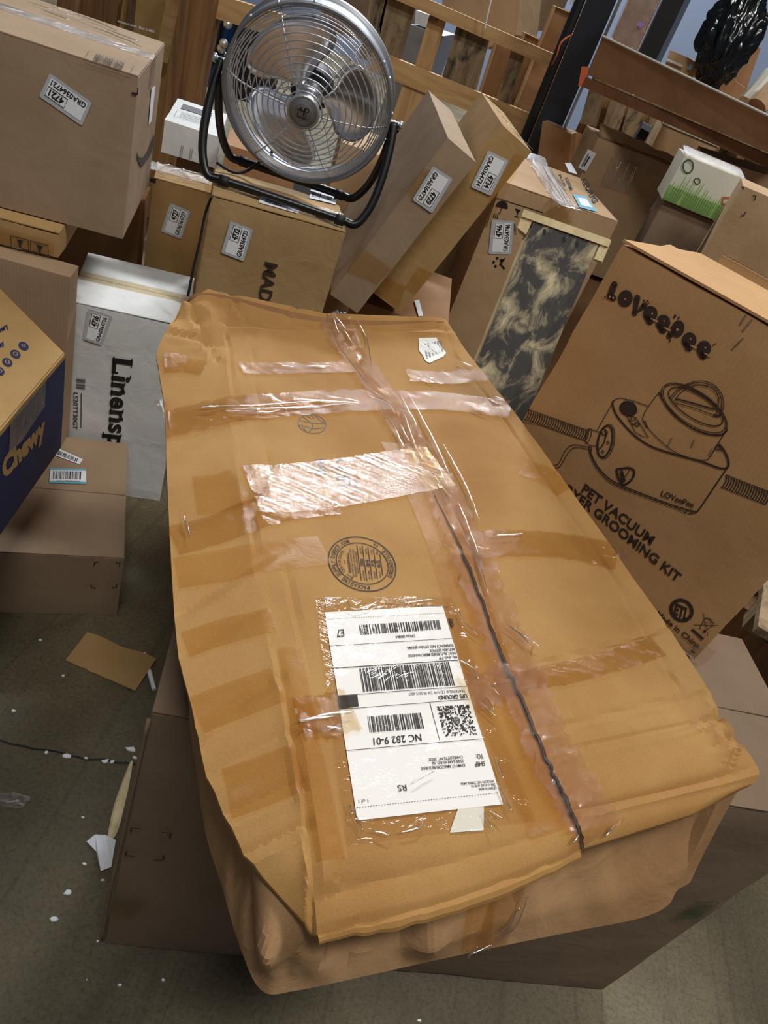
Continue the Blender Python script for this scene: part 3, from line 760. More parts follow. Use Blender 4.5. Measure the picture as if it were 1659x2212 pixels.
# --- tape on the lid
def hs(name, cl, w, mat, eps=0.004, wob=1.0, nw=6, k_=10, label=None):
    _ws[0] += 1.7
    return strip(name, hhit, cl, w, M[mat], hb, UP, eps, None, wob, k_, nw, hsnap, label)
hs('centre_tape', [(715, 682), (745, 745), (790, 812), (850, 900), (915, 1000), (965, 1090), (1005, 1190), (1060, 1320), (1120, 1470), (1185, 1630), (1250, 1740), (1290, 1815)], 0.058, 'tapew', 0.007, 1.6, 10, 12, 'wrinkled clear tape along the lid seam')
hs('centre_tape_fold', [(760, 760), (820, 850), (880, 930), (935, 1020), (972, 1100)], 0.016, 'tapew', 0.010, 2.4, 5, 12)
hs('cross_tape', [(348, 892), (500, 888), (700, 872), (860, 862)], 0.062, 'tape', 0.004, 0.8, 8, 14)
hs('cross_tape', [(870, 868), (980, 872), (1100, 885)], 0.06, 'tape', 0.004, 0.8)
hs('cross_tape', [(540, 1060), (640, 1055), (760, 1040), (880, 1020), (950, 1010)], 0.100, 'taper', 0.0035, 0.15, 8, 14, 'glossy tape catching the ceiling lamp')
hs('cross_tape', [(352, 790), (400, 792), (440, 800)], 0.038, 'tape', 0.0035, 0.6)
hs('cross_tape', [(520, 800), (640, 800), (760, 796)], 0.03, 'tape', 0.0035, 0.5)
hs('cross_tape', [(880, 815), (960, 820), (1045, 812)], 0.04, 'tape', 0.0035, 0.8)
hs('cross_tape', [(372, 1170), (480, 1140), (600, 1100), (720, 1085)], 0.055, 'tape', 0.003, 0.3)
hs('cross_tape', [(420, 1072), (480, 1065), (525, 1050)], 0.075, 'tapeb', 0.003, 0.2)
hs('cross_tape', [(1010, 1180), (1130, 1175), (1240, 1185), (1330, 1205)], 0.055, 'tape', 0.003, 0.5)
hs('cross_tape', [(1110, 1480), (1230, 1455), (1340, 1425), (1420, 1400)], 0.03, 'tape', 0.003, 0.6)
hs('cross_tape', [(640, 1560), (700, 1550), (760, 1535)], 0.05, 'tape', 0.0035, 0.8)
hs('cross_tape', [(1000, 1510), (1060, 1490), (1110, 1470)], 0.045, 'tapew', 0.006, 2.5)
hs('seam_tape_under', [(860, 960), (930, 1100), (985, 1240), (1035, 1400), (1090, 1560), (1150, 1700), (1200, 1800)], 0.062, 'tapeb', 0.0026, 0.2)
#hs('side_tape', [(505, 905), (540, 1060), (565, 1180), (590, 1320), (620, 1450), (650, 1600), (680, 1760)], 0.03, 'tapeb', 0.0026, 0.1)
hs('lid_tape', [(380, 1240), (520, 1215), (700, 1190)], 0.05, 'tapeb', 0.0022, 0.1)
hs('lid_tape', [(425, 1550), (500, 1522), (600, 1480)], 0.045, 'tapeb', 0.0022, 0.1)
hs('lid_tape', [(490, 1712), (560, 1690), (650, 1660)], 0.05, 'tapeb', 0.0022, 0.1)
hs('lid_tape', [(400, 1396), (480, 1370), (590, 1340)], 0.035, 'tapeb', 0.0022, 0.1)
hs('crease_tape', [(625, 1400), (655, 1560), (690, 1720), (715, 1860)], 0.026, 'tapeb', 0.0022, 0.1)
hs('lid_tape', [(1130, 1010), (1180, 1030), (1225, 1060)], 0.05, 'tapeb', 0.0024, 0.1)
# crumpled tape end hanging off the right edge
fo = [at(1335, 1205, .93)+Vector((-0.01, 0, 0)), at(1352, 1180, .93), at(1360, 1200, .925), at(1338, 1222, .925)]
vs, fs = [], []
for i in range(7):
    for j in range(7):
        u, v = i/6, j/6; p = fo[0]*(1-u)*(1-v)+fo[1]*u*(1-v)+fo[2]*u*v+fo[3]*(1-u)*v
        vs.append(p + Vector((0, 0, 0.006*noise.noise(p*120))))
obj('loose_tape_end', vs, grid_faces(7, 7), M['tapew'], hb)
# tape going down the near side
def fhit(px, py):
    d = ray(px, py).normalized(); r = BV2.ray_cast(CAM, d); return (r[0] if r[0] is not None else at(px, py, .76))
nF = Vector((0.59, -0.80, 0.1)).normalized()
for nm_, (x0, x1), mt, sg in (('front_tape', (1012, 1075), 'tapeb', 0), ('front_tape', (1070, 1140), 'tapew', 1)):
    vs = []
    for i in range(9):
        v = i/8
        for j in range(7):
            u = j/6; px_ = x0+(x1-x0)*u - (18+30*sg)*v; yt = 1922-(x0+(x1-x0)*u-1012)*.18; yb = 2060-(px_-1012)*.17
            vs.append(fhit(px_, yt+(yb-8-yt)*v) + nF*(.002+.0015*sg*abs(noise.noise(Vector((i, j*2, 1))))))
    obj(nm_, vs, grid_faces(9, 7), M[mt], hb, True)
bpy.context.view_layer.update()

# ================================================================== RIGHT: PET DRYER CARTON
Rl = rot(-25, -4.1, 1.0)
Pl = CAM + (Vector((0.476, 1.308, 0.947))-CAM)*0.928; Dl = (0.479, 0.278, 0.513)
lv_ = carton('warm brown carton with a line drawing of a pet vacuum dryer, leaning at right', Pl, Dl, Rl, M['love'], None, None, edge=0.005, dent=0.0006, seed=5)
fl_ = Face(Pl, Dl, Rl, 'front')
K = lambda e=0.0014, cr=(2.968, 1100, 780): Ink(fl_.hit, fl_.n, e, cr)
k = K(0.0014, (4.377, 1280, 580))
def blob(pts, w):
    k.line(pts, w*.000183)
    for q in pts: k.ellipse(q, (w/2, 0), (0, w/2*1.02), None, 18)
blob([(208, 150), (168, 262), (200, 280)], 58); k.ellipse((312, 284), (66, 22), (-24, 76), None, 30); blob([(425, 275), (402, 420), (492, 350)], 54)
for c in ((547, 428), (668, 512), (915, 678), (1052, 757)):
    k.ellipse(c, (62, 30), (-30, 68), None, 30); blob([(c[0]-34, c[1]+30), (c[0]-8, c[1]+78), (c[0]+8, c[1]+80)], 44)
k.ellipse((808, 570), (56, 26), (-28, 76), None, 30); blob([(770, 560), (728, 640)], 50)
for c, r in (((488, 305), 11), ((517, 308), 11), ((531, 326), 10), ((780, 452), 17), ((816, 465), 13), ((735, 682), 12), ((1145, 722), 8), ((1165, 712), 8), ((118, 268), 9)): k.ellipse(c, (r*.6, r*.3), (-r*.5, r*1.1), None, 12)
k.build('brand_lettering', M['inkb'], lv_)
k = K(0.0019, (4.377, 1280, 580))
for c in ((547, 428), (668, 512), (915, 678), (1052, 757)): k.poly([(c[0]+4, c[1]+38), (c[0]+80, c[1]+62), (c[0]+66, c[1]+84), (c[0]+10, c[1]+50)])
for c, r in (((168, 265), 10), ((198, 276), 10), ((313, 288), 9), ((567, 426), 9), ((680, 496), 9), ((806, 577), 14), ((929, 663), 9), ((1070, 746), 9)): k.ellipse(c, (r, 0), (0, r), None, 14)
k.build('lettering_eyes', M['love'], lv_)
k = K(); T = 0.0013
L_ = k.line
L_([(667, 262), (690, 241), (720, 238), (805, 258), (895, 290)], T, 4)
L_([(672, 250), (665, 280), (690, 345), (740, 410), (810, 480), (900, 540), (1000, 578), (1120, 612), (1240, 645), (1340, 682), (1392, 686), (1408, 660), (1398, 610), (1370, 560), (1345, 530)], 0.003, 6)
L_([(668, 262), (620, 345), (567, 440)], T)
L_([(520, 572), (540, 625), (580, 690), (640, 750), (720, 795), (830, 840), (960, 890), (1080, 932), (1190, 962), (1218, 950), (1320, 800), (1408, 672)], 0.0022, 6)
L_([(512, 575), (535, 640), (575, 705), (640, 770), (740, 820), (900, 880), (1060, 940), (1150, 975), (1195, 970), (1218, 955)], T, 5)
k.ellipse((1183, 306), (205, 140), (-62, 92), T, 60); k.ellipse((1186, 302), (196, 132), (-58, 84), T, 60); k.ellipse((1195, 290), (170, 108), (-45, 62), 0.0018, 60)
L_([(962, 200), (895, 290), (862, 350), (868, 400), (960, 500), (1060, 580), (1180, 625), (1260, 632), (1290, 612), (1340, 530), (1400, 430)], T, 5)
L_([(962, 200), (1000, 270), (1080, 360), (1180, 430), (1280, 465), (1360, 472), (1400, 440)], 0.0024, 5)
for dx_ in (0, 9, 22): L_([(1030+dx_*1.3, 240+dx_*.6), (1080+dx_, 180+dx_), (1150+dx_*.5, 142+dx_), (1230, 127+dx_*1.3), (1310-dx_*.5, 150+dx_), (1362-dx_, 210+dx_*.7), (1377-dx_*1.6, 280), (1362-dx_*1.5, 335+dx_*.3)], T, 6)
L_([(1070, 240), (1200, 275), (1325, 310)], 0.0024); L_([(1060, 265), (1190, 300), (1310, 345)], T); L_([(1170, 178), (1250, 225), (1328, 285)], 0.0024, 4); L_([(1310, 345), (1345, 352), (1362, 340)], 0.0035)
k.ellipse((765, 305), (50, 22), (-18, 40), None, 24)
k.ellipse((765, 305), (50, 22), (-18, 40), 0.002, 24)
L_([(752, 345), (815, 362), (895, 490), (855, 482), (810, 455), (752, 345)], T); k.ellipse((795, 368), (14, 6), (-4, 11), T, 14); k.ellipse((820, 404), (14, 6), (-4, 11), 0.002, 14)
L_([(765, 378), (785, 385)], 0.002); L_([(785, 398), (800, 408)], 0.002)
L_([(862, 385), (872, 382), (890, 425), (880, 425), (862, 385)], T); L_([(1325, 545), (1345, 540), (1362, 575), (1330, 565), (1325, 545)], 0.0022)
# left hose
def hose(A, B, hw, nr_):
    A, B = Vector(A), Vector(B); d = (B-A).normalized(); n = Vector((-d.y, d.x))
    for i in range(nr_):
        c = A.lerp(B, (i+.5)/nr_); L_([tuple(c+n*hw*s + d*(9*(1-s*s))) for s in (-1, -.6, 0, .6, 1)], 0.0017)
    L_([tuple(A-n*hw), tuple(B-n*hw)], T); L_([tuple(A+n*hw), tuple(B+n*hw)], T)
hose((108, 340), (505, 480), 34, 27); hose((1372, 766), (1665, 880), 42, 18)
L_([(500, 435), (530, 438), (590, 460)], T); L_([(490, 520), (520, 540), (560, 545)], T); k.ellipse((510, 478), (14, 5), (-14, 44), T, 20)
k.ellipse((625, 515), (50, 8), (-20, 108), T, 36); k.ellipse((615, 515), (45, 8), (-20, 100), 0.003, 36); k.ellipse((588, 500), (26, 8), (-20, 62), 0.0022, 30, -80, 90)
L_([(590, 440), (610, 430), (632, 455), (625, 480), (600, 470), (590, 440)], 0.002); k.ellipse((635, 521), (7, 2), (0, 9), T, 10); k.ellipse((601, 580), (6, 2), (0, 9), T, 10)
L_([(270, 665), (315, 660), (345, 605), (372, 560), (420, 535), (520, 552)], T, 6); L_([(280, 682), (325, 676), (360, 620), (388, 578), (428, 552), (515, 566)], T, 6); k.ellipse((522, 562), (8, 3), (0, 16), 0.0018, 12)
L_([(690, 692), (725, 688), (770, 684), (800, 700), (800, 735), (775, 770), (738, 792), (720, 778), (700, 740), (690, 692)], 0.0036, 4, False); L_([(715, 705), (728, 705), (745, 770), (728, 775), (715, 705)], 0.0022); L_([(735, 745), (755, 730), (770, 700)], T, 4); L_([(722, 712), (738, 772)], 0.0035)
L_([(725, 800), (725, 820)], T); L_([(750, 808), (750, 828)], T); L_([(940, 880), (925, 895)], T); L_([(1150, 950), (1130, 968)], T); L_([(1185, 955), (1160, 975)], T)
k.text('LOVeePee', (972, 862), (1180, 940), (982, 828), 0.02)
k.build('dryer_drawing', M['inkb'], lv_)
k = Ink(fl_.hit, fl_.n, 0.0014)
k.text('PET VACUUM', (1256, 1061), (1406, 1177), (1265, 1044), 0.025)
k.text('DRYER GROOMING KIT', (1204, 1048), (1464, 1258), (1212, 1031), 0.025)
k.text('Made in China', (1418, 1328), (1508, 1401), (1424, 1319), 0.02)
k.build('product_lettering', M['inkb'], lv_)
k = K(0.0014, (6.405, 1400, 1240))
k.ellipse((463, 500), (140, 60), (-45, 132), 0.0052, 40); k.text('ETL', (352, 545), (548, 640), (385, 400), 0.05); k.ellipse((463, 500), (118, 50), (-38, 112), 0.0011, 40)
L_ = k.line
L_([(765, 535), (830, 855)], 0.001); L_([(635, 700), (972, 705)], 0.001); L_([(790, 605), (715, 745), (785, 795), (905, 700), (850, 620), (790, 605)], 0.001); L_([(800, 600), (860, 620), (920, 690)], 0.0016)
L_([(785, 650), (830, 690)], 0.001); k.ellipse((785, 790), (19, 6), (-4, 20), None, 14); k.quad([(620, 750), (780, 885), (755, 912), (595, 775)]); k.ellipse((720, 745), (10, 3), (0, 10), None, 10)
k.line([(545, 1010), (572, 1030)], 0.001); k.ellipse((620, 1070), (34, 22), (-6, 14), None, 12)
k.build('certification_marks', M['inkb'], lv_)
# scuffs, top crease, flap standing open behind, tape on the corner
k = Ink(fl_.hit, fl_.n, 0.0012)
for a, b_ in (((1625, 690), (1605, 715)), ((1612, 680), (1600, 700)), ((1600, 735), (1582, 755)), ((1606, 730), (1586, 750)), ((1500, 950), (1494, 966)), ((1540, 968), (1532, 984)), ((1452, 945), (1444, 962))): k.line([a, b_], 0.0026)
k.build('scuff_marks', M['greyd'], lv_)
ft = Face(Pl, Dl, Rl, 'top')
A, B, C, D = [ft.loc(0, 0), ft.loc(1, 0), ft.loc(1, .55), ft.loc(.16, .62)]
V, Fc = prism([A + ft.n*.001, B + ft.n*.001, C + ft.n*.016, D + ft.n*.016], ft.n*0.004); obj('top_flap', V, Fc, M['love'], lv_)
V, Fc = prism([ft.loc(.22, .70)+ft.n*.0, ft.loc(1, .70), ft.loc(1, .72)+ft.n*.030, ft.loc(.22, .72)+ft.n*.030], Rl @ Vector((0, 0.005, 0))); obj('standing_flap', V, Fc, M['love'], lv_)
pts = []
for i in range(90):
    p = ft.loc(.22, .72).lerp(ft.loc(1, .72), i/89) + ft.n*(0.031+0.002*(i % 2)); pts.append(p)
V, Fc = tube_v(pts, 0.0008, 4); obj('corrugated_edge', V, Fc, M['edge'], lv_)
strip('corner_tape', fl_.hit, [(1455, 1385), (1500, 1420), (1530, 1395)], 0.03, M['wrap'], lv_, fl_.n, 0.003)

# ================================================================== WEATHERED BOARD END OF A BROKEN PALLET
Rw = rot(-14, -8.0, 2)
def wpt(px, py, D): return atD(px, py, D)
TL, TR = wpt(1153, 480, 1.60), wpt(1292, 529, 1.57); BL, BR_ = wpt(1027, 785, 1.66), wpt(1147, 880, 1.60)
down = ((BL-TL)+(BR_-TR))*0.5
_q = (min(BL.z, BR_.z)-.02)/abs(down.z); BL2, BR2 = BL + down*_q, BR_ + down*_q
nw_ = (TR-TL).cross(BL-TL).normalized()
if nw_.dot(CAM-TL) < 0: nw_ = -nw_
pb = thing('pallet_piece', 'weathered grey-stained board on a broken pallet piece, standing between the cartons', 'pallet', (BL2+BR2)/2 - nw_*0.03)
V, Fc = prism([BL2, BR2, TR, TL], -nw_*0.017); obj('deck_board', V, Fc, M['plankd'], pb)
sd = (TR-TL).normalized(); V, Fc = prism([BL2-sd*.006-nw_*.016, BL2+sd*0.04-nw_*.016, TL+sd*.04-nw_*.016, TL-sd*.012-nw_*.016], -nw_*0.07); obj('stringer', V, Fc, M['plankl'], pb)
upd = -down.normalized()
V, Fc = prism([TL-sd*.030+upd*.002, TR+sd*.022+upd*.002-nw_*.0, TR+sd*.022+upd*.018, TL-sd*.030+upd*.018], -nw_*0.028)
V = [v + nw_*0.004 for v in V]; obj('end_board', V, Fc, M['plankl'], pb, label='pale splintered end board')
V, Fc = prism([TR+sd*.004-upd*.03, TR+sd*.022-upd*.03, TR+sd*.022+upd*.004, TR+sd*.004+upd*.004], -nw_*0.02); obj('end_block', V, Fc, M['plankl'], pb)
V, Fc = prism([TL-sd*.030-upd*.022, TL-sd*.006-upd*.030, TL-sd*.004+upd*.004, TL-sd*.030+upd*.004], -nw_*0.04); obj('broken_block', V, Fc, M['plankl'], pb)
k = Ink(Plane(TL, nw_), nw_, 0.001)
for q in ((1176, 502), (1218, 518), (1246, 528)): k.ellipse(q, (4, 2), (-2, 7), None, 10)
k.build('nail_dents', M['ink'], pb)

# ================================================================== CARTON WITH TRANSIT SYMBOLS (coffee maker)
Rk = rot(16.5); _kp = CAM + (Vector((0.058, 2.278, 0.897))-CAM)*1.24; _kt = _kp.z+0.431*1.24/2; Pk = Vector((_kp.x, _kp.y, _kt/2)); Dk = (0.341*1.24, 0.417*1.24, _kt)
kb = carton('tall carton with umbrella and glass symbols and glossy taped top, behind the weathered board', Pk, Dk, Rk, M['tan'], 'y', None, seed=9)
fk = Face(Pk, Dk, Rk, 'front'); ftk = Face(Pk, Dk, Rk, 'top')
k = Ink(fk.hit, fk.n, 0.0016, (2.552, 700, 180))
k.line([(948, 630), (1208, 712), (1200, 765)], 0.0022); k.line([(948, 630), (893, 790)], 0.0022)
k.ellipse((980, 680), (32, 8), (8, -32), None, 20, -8, 188); k.line([(978, 680), (970, 715), (962, 712)], 0.0022, 3); k.poly([(1052, 688), (1085, 698), (1068, 718)]); k.line([(1068, 715), (1062, 735)], 0.0022); k.line([(1050, 732), (1074, 738)], 0.0028); k.poly([(1150, 712), (1142, 730), (1160, 732)])
for i in range(3): k.line([(940+i*10, 715+i*3), (934+i*10, 740+i*3)], 0.0028)
for q in ((955, 963), (975, 975), (935, 985), (945, 1008), (985, 975)): k.ellipse(q, (7, 2), (-2, 8), None, 12)
k.poly([(1000, 965), (995, 962), (965, 995), (990, 1026), (1000, 1020), (978, 996)])
k.text('K-SUPREME', (1050, 830), (1042, 770), (1062, 832), 0.02)
k.build('transit_symbols', M['ink'], kb)
sticker(fk, [(1030, 942), (1048, 758), (925, 750), (905, 940)], '4746', kb, (2.552, 700, 180), 0.0024)
k = Ink(ftk.hit, ftk.n, 0.0055, (3.3246, 1160, 0))
k.text('KEURIG', (310, 1298), (400, 1470), (345, 1290), 0.02); k.text('K-SUPREME', (195, 1290), (235, 1380), (215, 1282), 0.02); k.text('PLUS', (150, 1265), (190, 1350), (165, 1260), 0.02)
k.build('top_lettering', M['ink'], kb)
k = Ink(ftk.hit, ftk.n, 0.0058, (3.3246, 1160, 0)); k.quad([(195, 1180), (240, 1180), (285, 1262), (225, 1245)]); k.build('white_label', M['white'], kb)
k = Ink(ftk.hit, ftk.n, 0.0058, (3.3246, 1160, 0)); k.quad([(250, 1405), (345, 1420), (430, 1535), (300, 1500)]); w_ = k.build('blue_label', M['blue'], kb)
k = Ink(ftk.hit, ftk.n, 0.0064, (3.3246, 1160, 0)); k.quad([(285, 1430), (345, 1440), (395, 1505), (310, 1485)]); k.build('label_panel', M['white'], w_)
strip('packing_tape', ftk.hit, [(1150, 335), (1180, 385), (1212, 435), (1232, 455)], 0.09, M['wrap'], kb, ftk.n, 0.006, None, 1.5, 10, 10)
strip('packing_tape', fk.hit, [(1195, 445), (1205, 465), (1215, 490)], 0.07, M['tapew'], kb, fk.n, 0.004, None, 0.8, 5, 6)

# ================================================================== LEANING LONG CARTONS
P1, D1, R1 = Vector((-0.323, 2.182, 0.936)), (0.093, 0.582, 0.491), rot(16.2, 0.5, 19.6)
a1 = carton('long narrow carton leaning behind the fan, sticker ending 29', P1, D1, R1, M['grey'], None, None, name='long_narrow_box', seed=11)
f1 = Face(P1, D1, R1, 'front'); CR6 = (2.552, 700, 180)
for nm_, q in (('tape_wrap', [(450, 600), (545, 465), (610, 490), (500, 650)]), ('tape_wrap', [(125, 1040), (195, 890), (375, 1020), (290, 1110)])):
    k = Ink(f1.hit, f1.n, 0.0018, CR6); k.quad(q, 6, 6); k.build(nm_, M['tapeb'], a1)
sticker(f1, [(600, 455), (485, 640), (595, 715), (710, 525)], '4729', a1, CR6, 0.0026)
P2, D2, R2 = Vector((-0.225, 2.415, 0.957)), (0.099, 0.874, 0.53), rot(11.8, -1.8, 19.1)
P2 = P2 + R2 @ Vector((0, -0.12, 0)); D2 = (0.099, 0.634, 0.53)
a2 = carton('long narrow carton with brown tape beside it, sticker ending 34', P2, D2, R2, M['yel'], None, None, name='long_narrow_box', seed=12)
f2 = Face(P2, D2, R2, 'front')
for q in ([(840, 770), (1050, 385), (1105, 400), (905, 800)], [(440, 1130), (520, 1010), (600, 1040), (505, 1165)], [(280, 1150), (340, 1060), (450, 1120), (410, 1240)]):
    k = Ink(f2.hit, f2.n, 0.0018, CR6); k.quad(q, 6, 6); k.build('brown_tape', M['tapeb'], a2)
sticker(f2, [(905, 368), (808, 570), (920, 620), (1018, 425)], '4734', a2, CR6, 0.0026)
ft2 = Face(P2, D2, R2, 'top')
k = Ink(Plane(ft2.loc(.5, .1), R2 @ Vector((0.35, -.3, 1))), R2 @ Vector((.35, -.3, 1)), 0.004, (3.7705, 800, 0)); k.quad([(900, 740), (1090, 1000), (1320, 1230), (1210, 1150)], 8, 8); k.build('film_wrap', M['wrap'], a2)

Rn = rot(16); 
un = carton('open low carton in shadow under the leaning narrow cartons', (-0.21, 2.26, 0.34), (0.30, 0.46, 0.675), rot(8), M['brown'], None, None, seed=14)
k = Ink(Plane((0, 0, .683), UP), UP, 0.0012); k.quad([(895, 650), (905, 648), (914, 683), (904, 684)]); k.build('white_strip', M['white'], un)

# ================================================================== CARTON UNDER THE FAN AND ITS NEIGHBOUR
Pm, Dm, Rm = Vector((-0.557, 1.869, 0.751)), (0.338, 0.219, 0.302), rot(22.2)
carton('plain carton underneath the yellow-brown fan carton', (-0.55, 1.93, 0.298), (0.16, 0.14, 0.596), rot(22.2), M['olive'], None, None, seed=61)
mb = carton('yellow-brown taped carton carrying the fan, sticker ending 32', Pm, Dm, Rm, M['olive'], 'x', 'tape', seed=15, edge=0.005, dent=0.002)
fm_ = Face(Pm, Dm, Rm, 'front'); CR2 = (2.9625, 400, 0); ftm = Face(Pm, Dm, Rm, 'top')
sticker(fm_, [(375, 1670), (435, 1465), (290, 1410), (230, 1615)], '4732', mb, CR2, 0.003)
k = Ink(fm_.hit, fm_.n, 0.0024); k.text('MADE IN CHINA', (573, 564), (524, 832), (600, 571), 0.02); k.build('lettering', M['inkb'], mb)
k = Ink(ftm.hit, ftm.n, 0.0055, CR2); k.quad([(482, 1240), (735, 1320), (720, 1380), (470, 1310)]); w1 = k.build('shipping_label', M['white'], mb)
k = Ink(ftm.hit, ftm.n, 0.0062, CR2); k.bars([(520, 1262), (630, 1298), (620, 1342), (505, 1308)], 16, seed=8); k.line([(662, 1300), (650, 1360)], 0.001); k.build('label_print', M['ink'], w1)
k = Ink(ftm.hit, ftm.n, 0.0055, CR2); k.quad([(800, 1225), (965, 1260), (960, 1320), (790, 1280)]); w1 = k.build('second_label', M['white'], mb)
k = Ink(ftm.hit, ftm.n, 0.0062, CR2); k.text('XXG', (893, 1290), (928, 1300), (905, 1265), 0.03); k.bars([(815, 1240), (870, 1252), (862, 1282), (806, 1270)], 8, seed=9); k.build('label_print', M['ink'], w1)
k = Ink(ftm.hit, ftm.n, 0.0055, CR2); k.quad([(838, 1368), (905, 1385), (900, 1415), (833, 1396)]); k.build('small_label', M['white'], mb)
k = Ink(fm_.hit, fm_.n, 0.0026, CR2); k.quad([(120, 1180), (190, 1200), (180, 1270), (140, 1270)], 4, 4); k.build('edge_tape', M['tapew'], mb)
Pn, Dn, Rn = Vector((-0.876, 2.060, 0.397)), (0.20, 0.13, 0.794), rot(22.7)
nb_ = carton('slim carton with shiny crinkled tape on top beside the fan carton, sticker ending 27', Pn, Dn, Rn, M['yel'], 'x', None, seed=16)
fn_ = Face(Pn, Dn, Rn, 'front'); ftn = Face(Pn, Dn, Rn, 'top')
sticker(fn_, [(1160, 1530), (1220, 1350), (1090, 1295), (1030, 1480)], '4727', nb_, (2.9625, 0, 0), 0.0024)
k = Ink(fn_.hit, fn_.n, 0.0016, (2.9625, 0, 0)); k.quad([(960, 1135), (998, 1145), (995, 1172), (958, 1162)]); k.build('black_mark', M['ink'], nb_)
strip('crinkled_tape', ftn.hit, [(320, 360), (370, 372), (420, 385), (455, 395)], 0.075, M['wrap'], nb_, ftn.n, 0.005, None, 1.8, 12, 10)
carton('added carton darkening the gap behind the white upright carton', (-1.22, 2.12, .33), (.34, .16, .66), rot(20), M['brown'], None, None, seed=63)  # extra box put in so the gap between the cartons stays dark
# black cable down the gap
P_ = [at(457, 425, .912), atD(444, 460, 1.73), atD(432, 520, 1.755), atD(419, 575, 1.775), atD(406, 640, 1.80)]
V, Fc = tube_v(cat(P_, 6), 0.0035, 6); solid('power_cable', V, Fc, M['blackm'], 'thin black cable hanging down beside the fan carton', 'cable')

# ================================================================== WHITE MATTRESS CARTON
Pw, Dw, Rw_ = Vector((-0.832, 1.708, 0.296)), (0.289, 0.302, 0.593), rot(22.6)
wb = carton('white upright carton with large black serif lettering, sticker ending 26', Pw, Dw, Rw_, M['whitec'], 'x', 'tape', seed=17, edge=0.004, dent=0.0012)
fw = Face(Pw, Dw, Rw_, 'front')
k = Ink(fw.hit, fw.n, 0.0018); A = k.p((245, 772)); Ux = (k.p((231, 1000))-A)/6.35; Uy = k.p((286, 778))-A
x = 0.0
def SQ(x0, x1, y0, y1): k.quad3(A+Ux*x0+Uy*y0, A+Ux*x1+Uy*y0, A+Ux*x1+Uy*y1, A+Ux*x0+Uy*y1)
for ch, wch, hch, st in (('L', .85, 1.0, ((0, .28, 1),)), ('i', .30, 1.0, ((0, .3, 0),)), ('n', .72, .74, ((0, .22, 0), (.5, .72, 0))), ('e', .68, .74, ()), ('n', .72, .74, ((0, .22, 0), (.5, .72, 0))), ('s', .58, .74, ()), ('p', .75, .74, ((0, .22, -1),)), ('a', .66, .74, ())):
    vs_, fs_, _ = text2d(ch, 0.03); k.map2(vs_, fs_, A+Ux*x, Ux*wch, Uy)
    for a_, b_, kd in st:
        SQ(x+a_-.09, x+b_+.09, (-.0 if kd >= 0 else -.32), (.06 if kd >= 0 else -.26))
        SQ(x+a_-.09, x+a_+.1, hch-.06, hch)
        if kd == 1: SQ(x+a_-.09, x+b_+.12, .94, 1.0)
    if ch == 'L': SQ(x+.74, x+.84, 0, .3)
    x += wch+.10
k.build('lettering', M['ink'], wb)
k = Ink(fw.hit, fw.n, 0.0018, (4.4233, 100, 700)); k.bars([(290, 510), (375, 520), (370, 628), (285, 615)][1:] + [(290, 510)], 14, seed=6); k.text('LS20TT30GT', (262, 650), (255, 1000), (305, 655), 0.01); k.line([(335, 658), (332, 990)], 0.0022)
k.build('product_code', M['inkb'], wb)
sticker(fw, [(505, 795), (560, 650), (440, 612), (415, 765)], '4726', wb, (2.304, 0, 400), 0.0026)

# ================================================================== LEFT STACK
Pb, Db, Rb = Vector((-0.874, 1.241, 0.102)), (0.55, 0.455, 0.204), rot(28.2)
bb = carton('brown carton on the floor at left with a blue-edged barcode label on top', Pb, Db, Rb, M['grey'], 'x', None, seed=18, gap=0.004)
fb = Face(Pb, Db, Rb, 'front'); ftb = Face(Pb, Db, Rb, 'top')
k = Ink(ftb.hit, ftb.n, 0.0055, (2.304, 0, 400)); k.quad([(250, 1417), (428, 1420), (428, 1495), (243, 1490)]); w1 = k.build('barcode_label', M['blue'], bb)
k = Ink(ftb.hit, ftb.n, 0.006, (2.304, 0, 400)); k.quad([(250, 1428), (428, 1430), (428, 1485), (245, 1481)]); k.build('label_panel', M['white'], w1)
k = Ink(ftb.hit, ftb.n, 0.0065, (2.304, 0, 400)); k.bars([(265, 1432), (408, 1434), (406, 1474), (262, 1471)], 30, seed=5); k.text('X00A47980000AIII', (280, 1484), (395, 1486), (281, 1477), 0.0); k.build('label_print', M['ink'], w1)
k = Ink(ftb.hit, ftb.n, 0.0055, (2.304, 0, 400)); k.quad([(290, 1318), (412, 1372), (395, 1398), (268, 1350)]); w1 = k.build('small_white_label', M['white'], bb)
k = Ink(ftb.hit, ftb.n, 0.0062, (2.304, 0, 400)); k.bars([(292, 1330), (392, 1372), (385, 1388), (282, 1348)], 22, seed=7); k.build('label_print', M['ink'], w1)
k = Ink(fb.hit, fb.n, 0.0016, (2.304, 0, 400))
for a in ([(468, 1892), (471, 1874), (494, 1874)], [(575, 1876), (597, 1878), (594, 1896)], [(454, 1984), (453, 2001), (475, 2003)], [(557, 2001), (578, 1999), (580, 1982)]): k.line(a, 0.0022)
k.build('corner_marks', M['ink'], bb)
# filler under the blue carton
carton('plain dark carton in shadow under the blue-sided carton', (-1.02, 1.14, 0.305), (0.36, 0.34, 0.185), rot(10), M['brown'], None, None, seed=30)
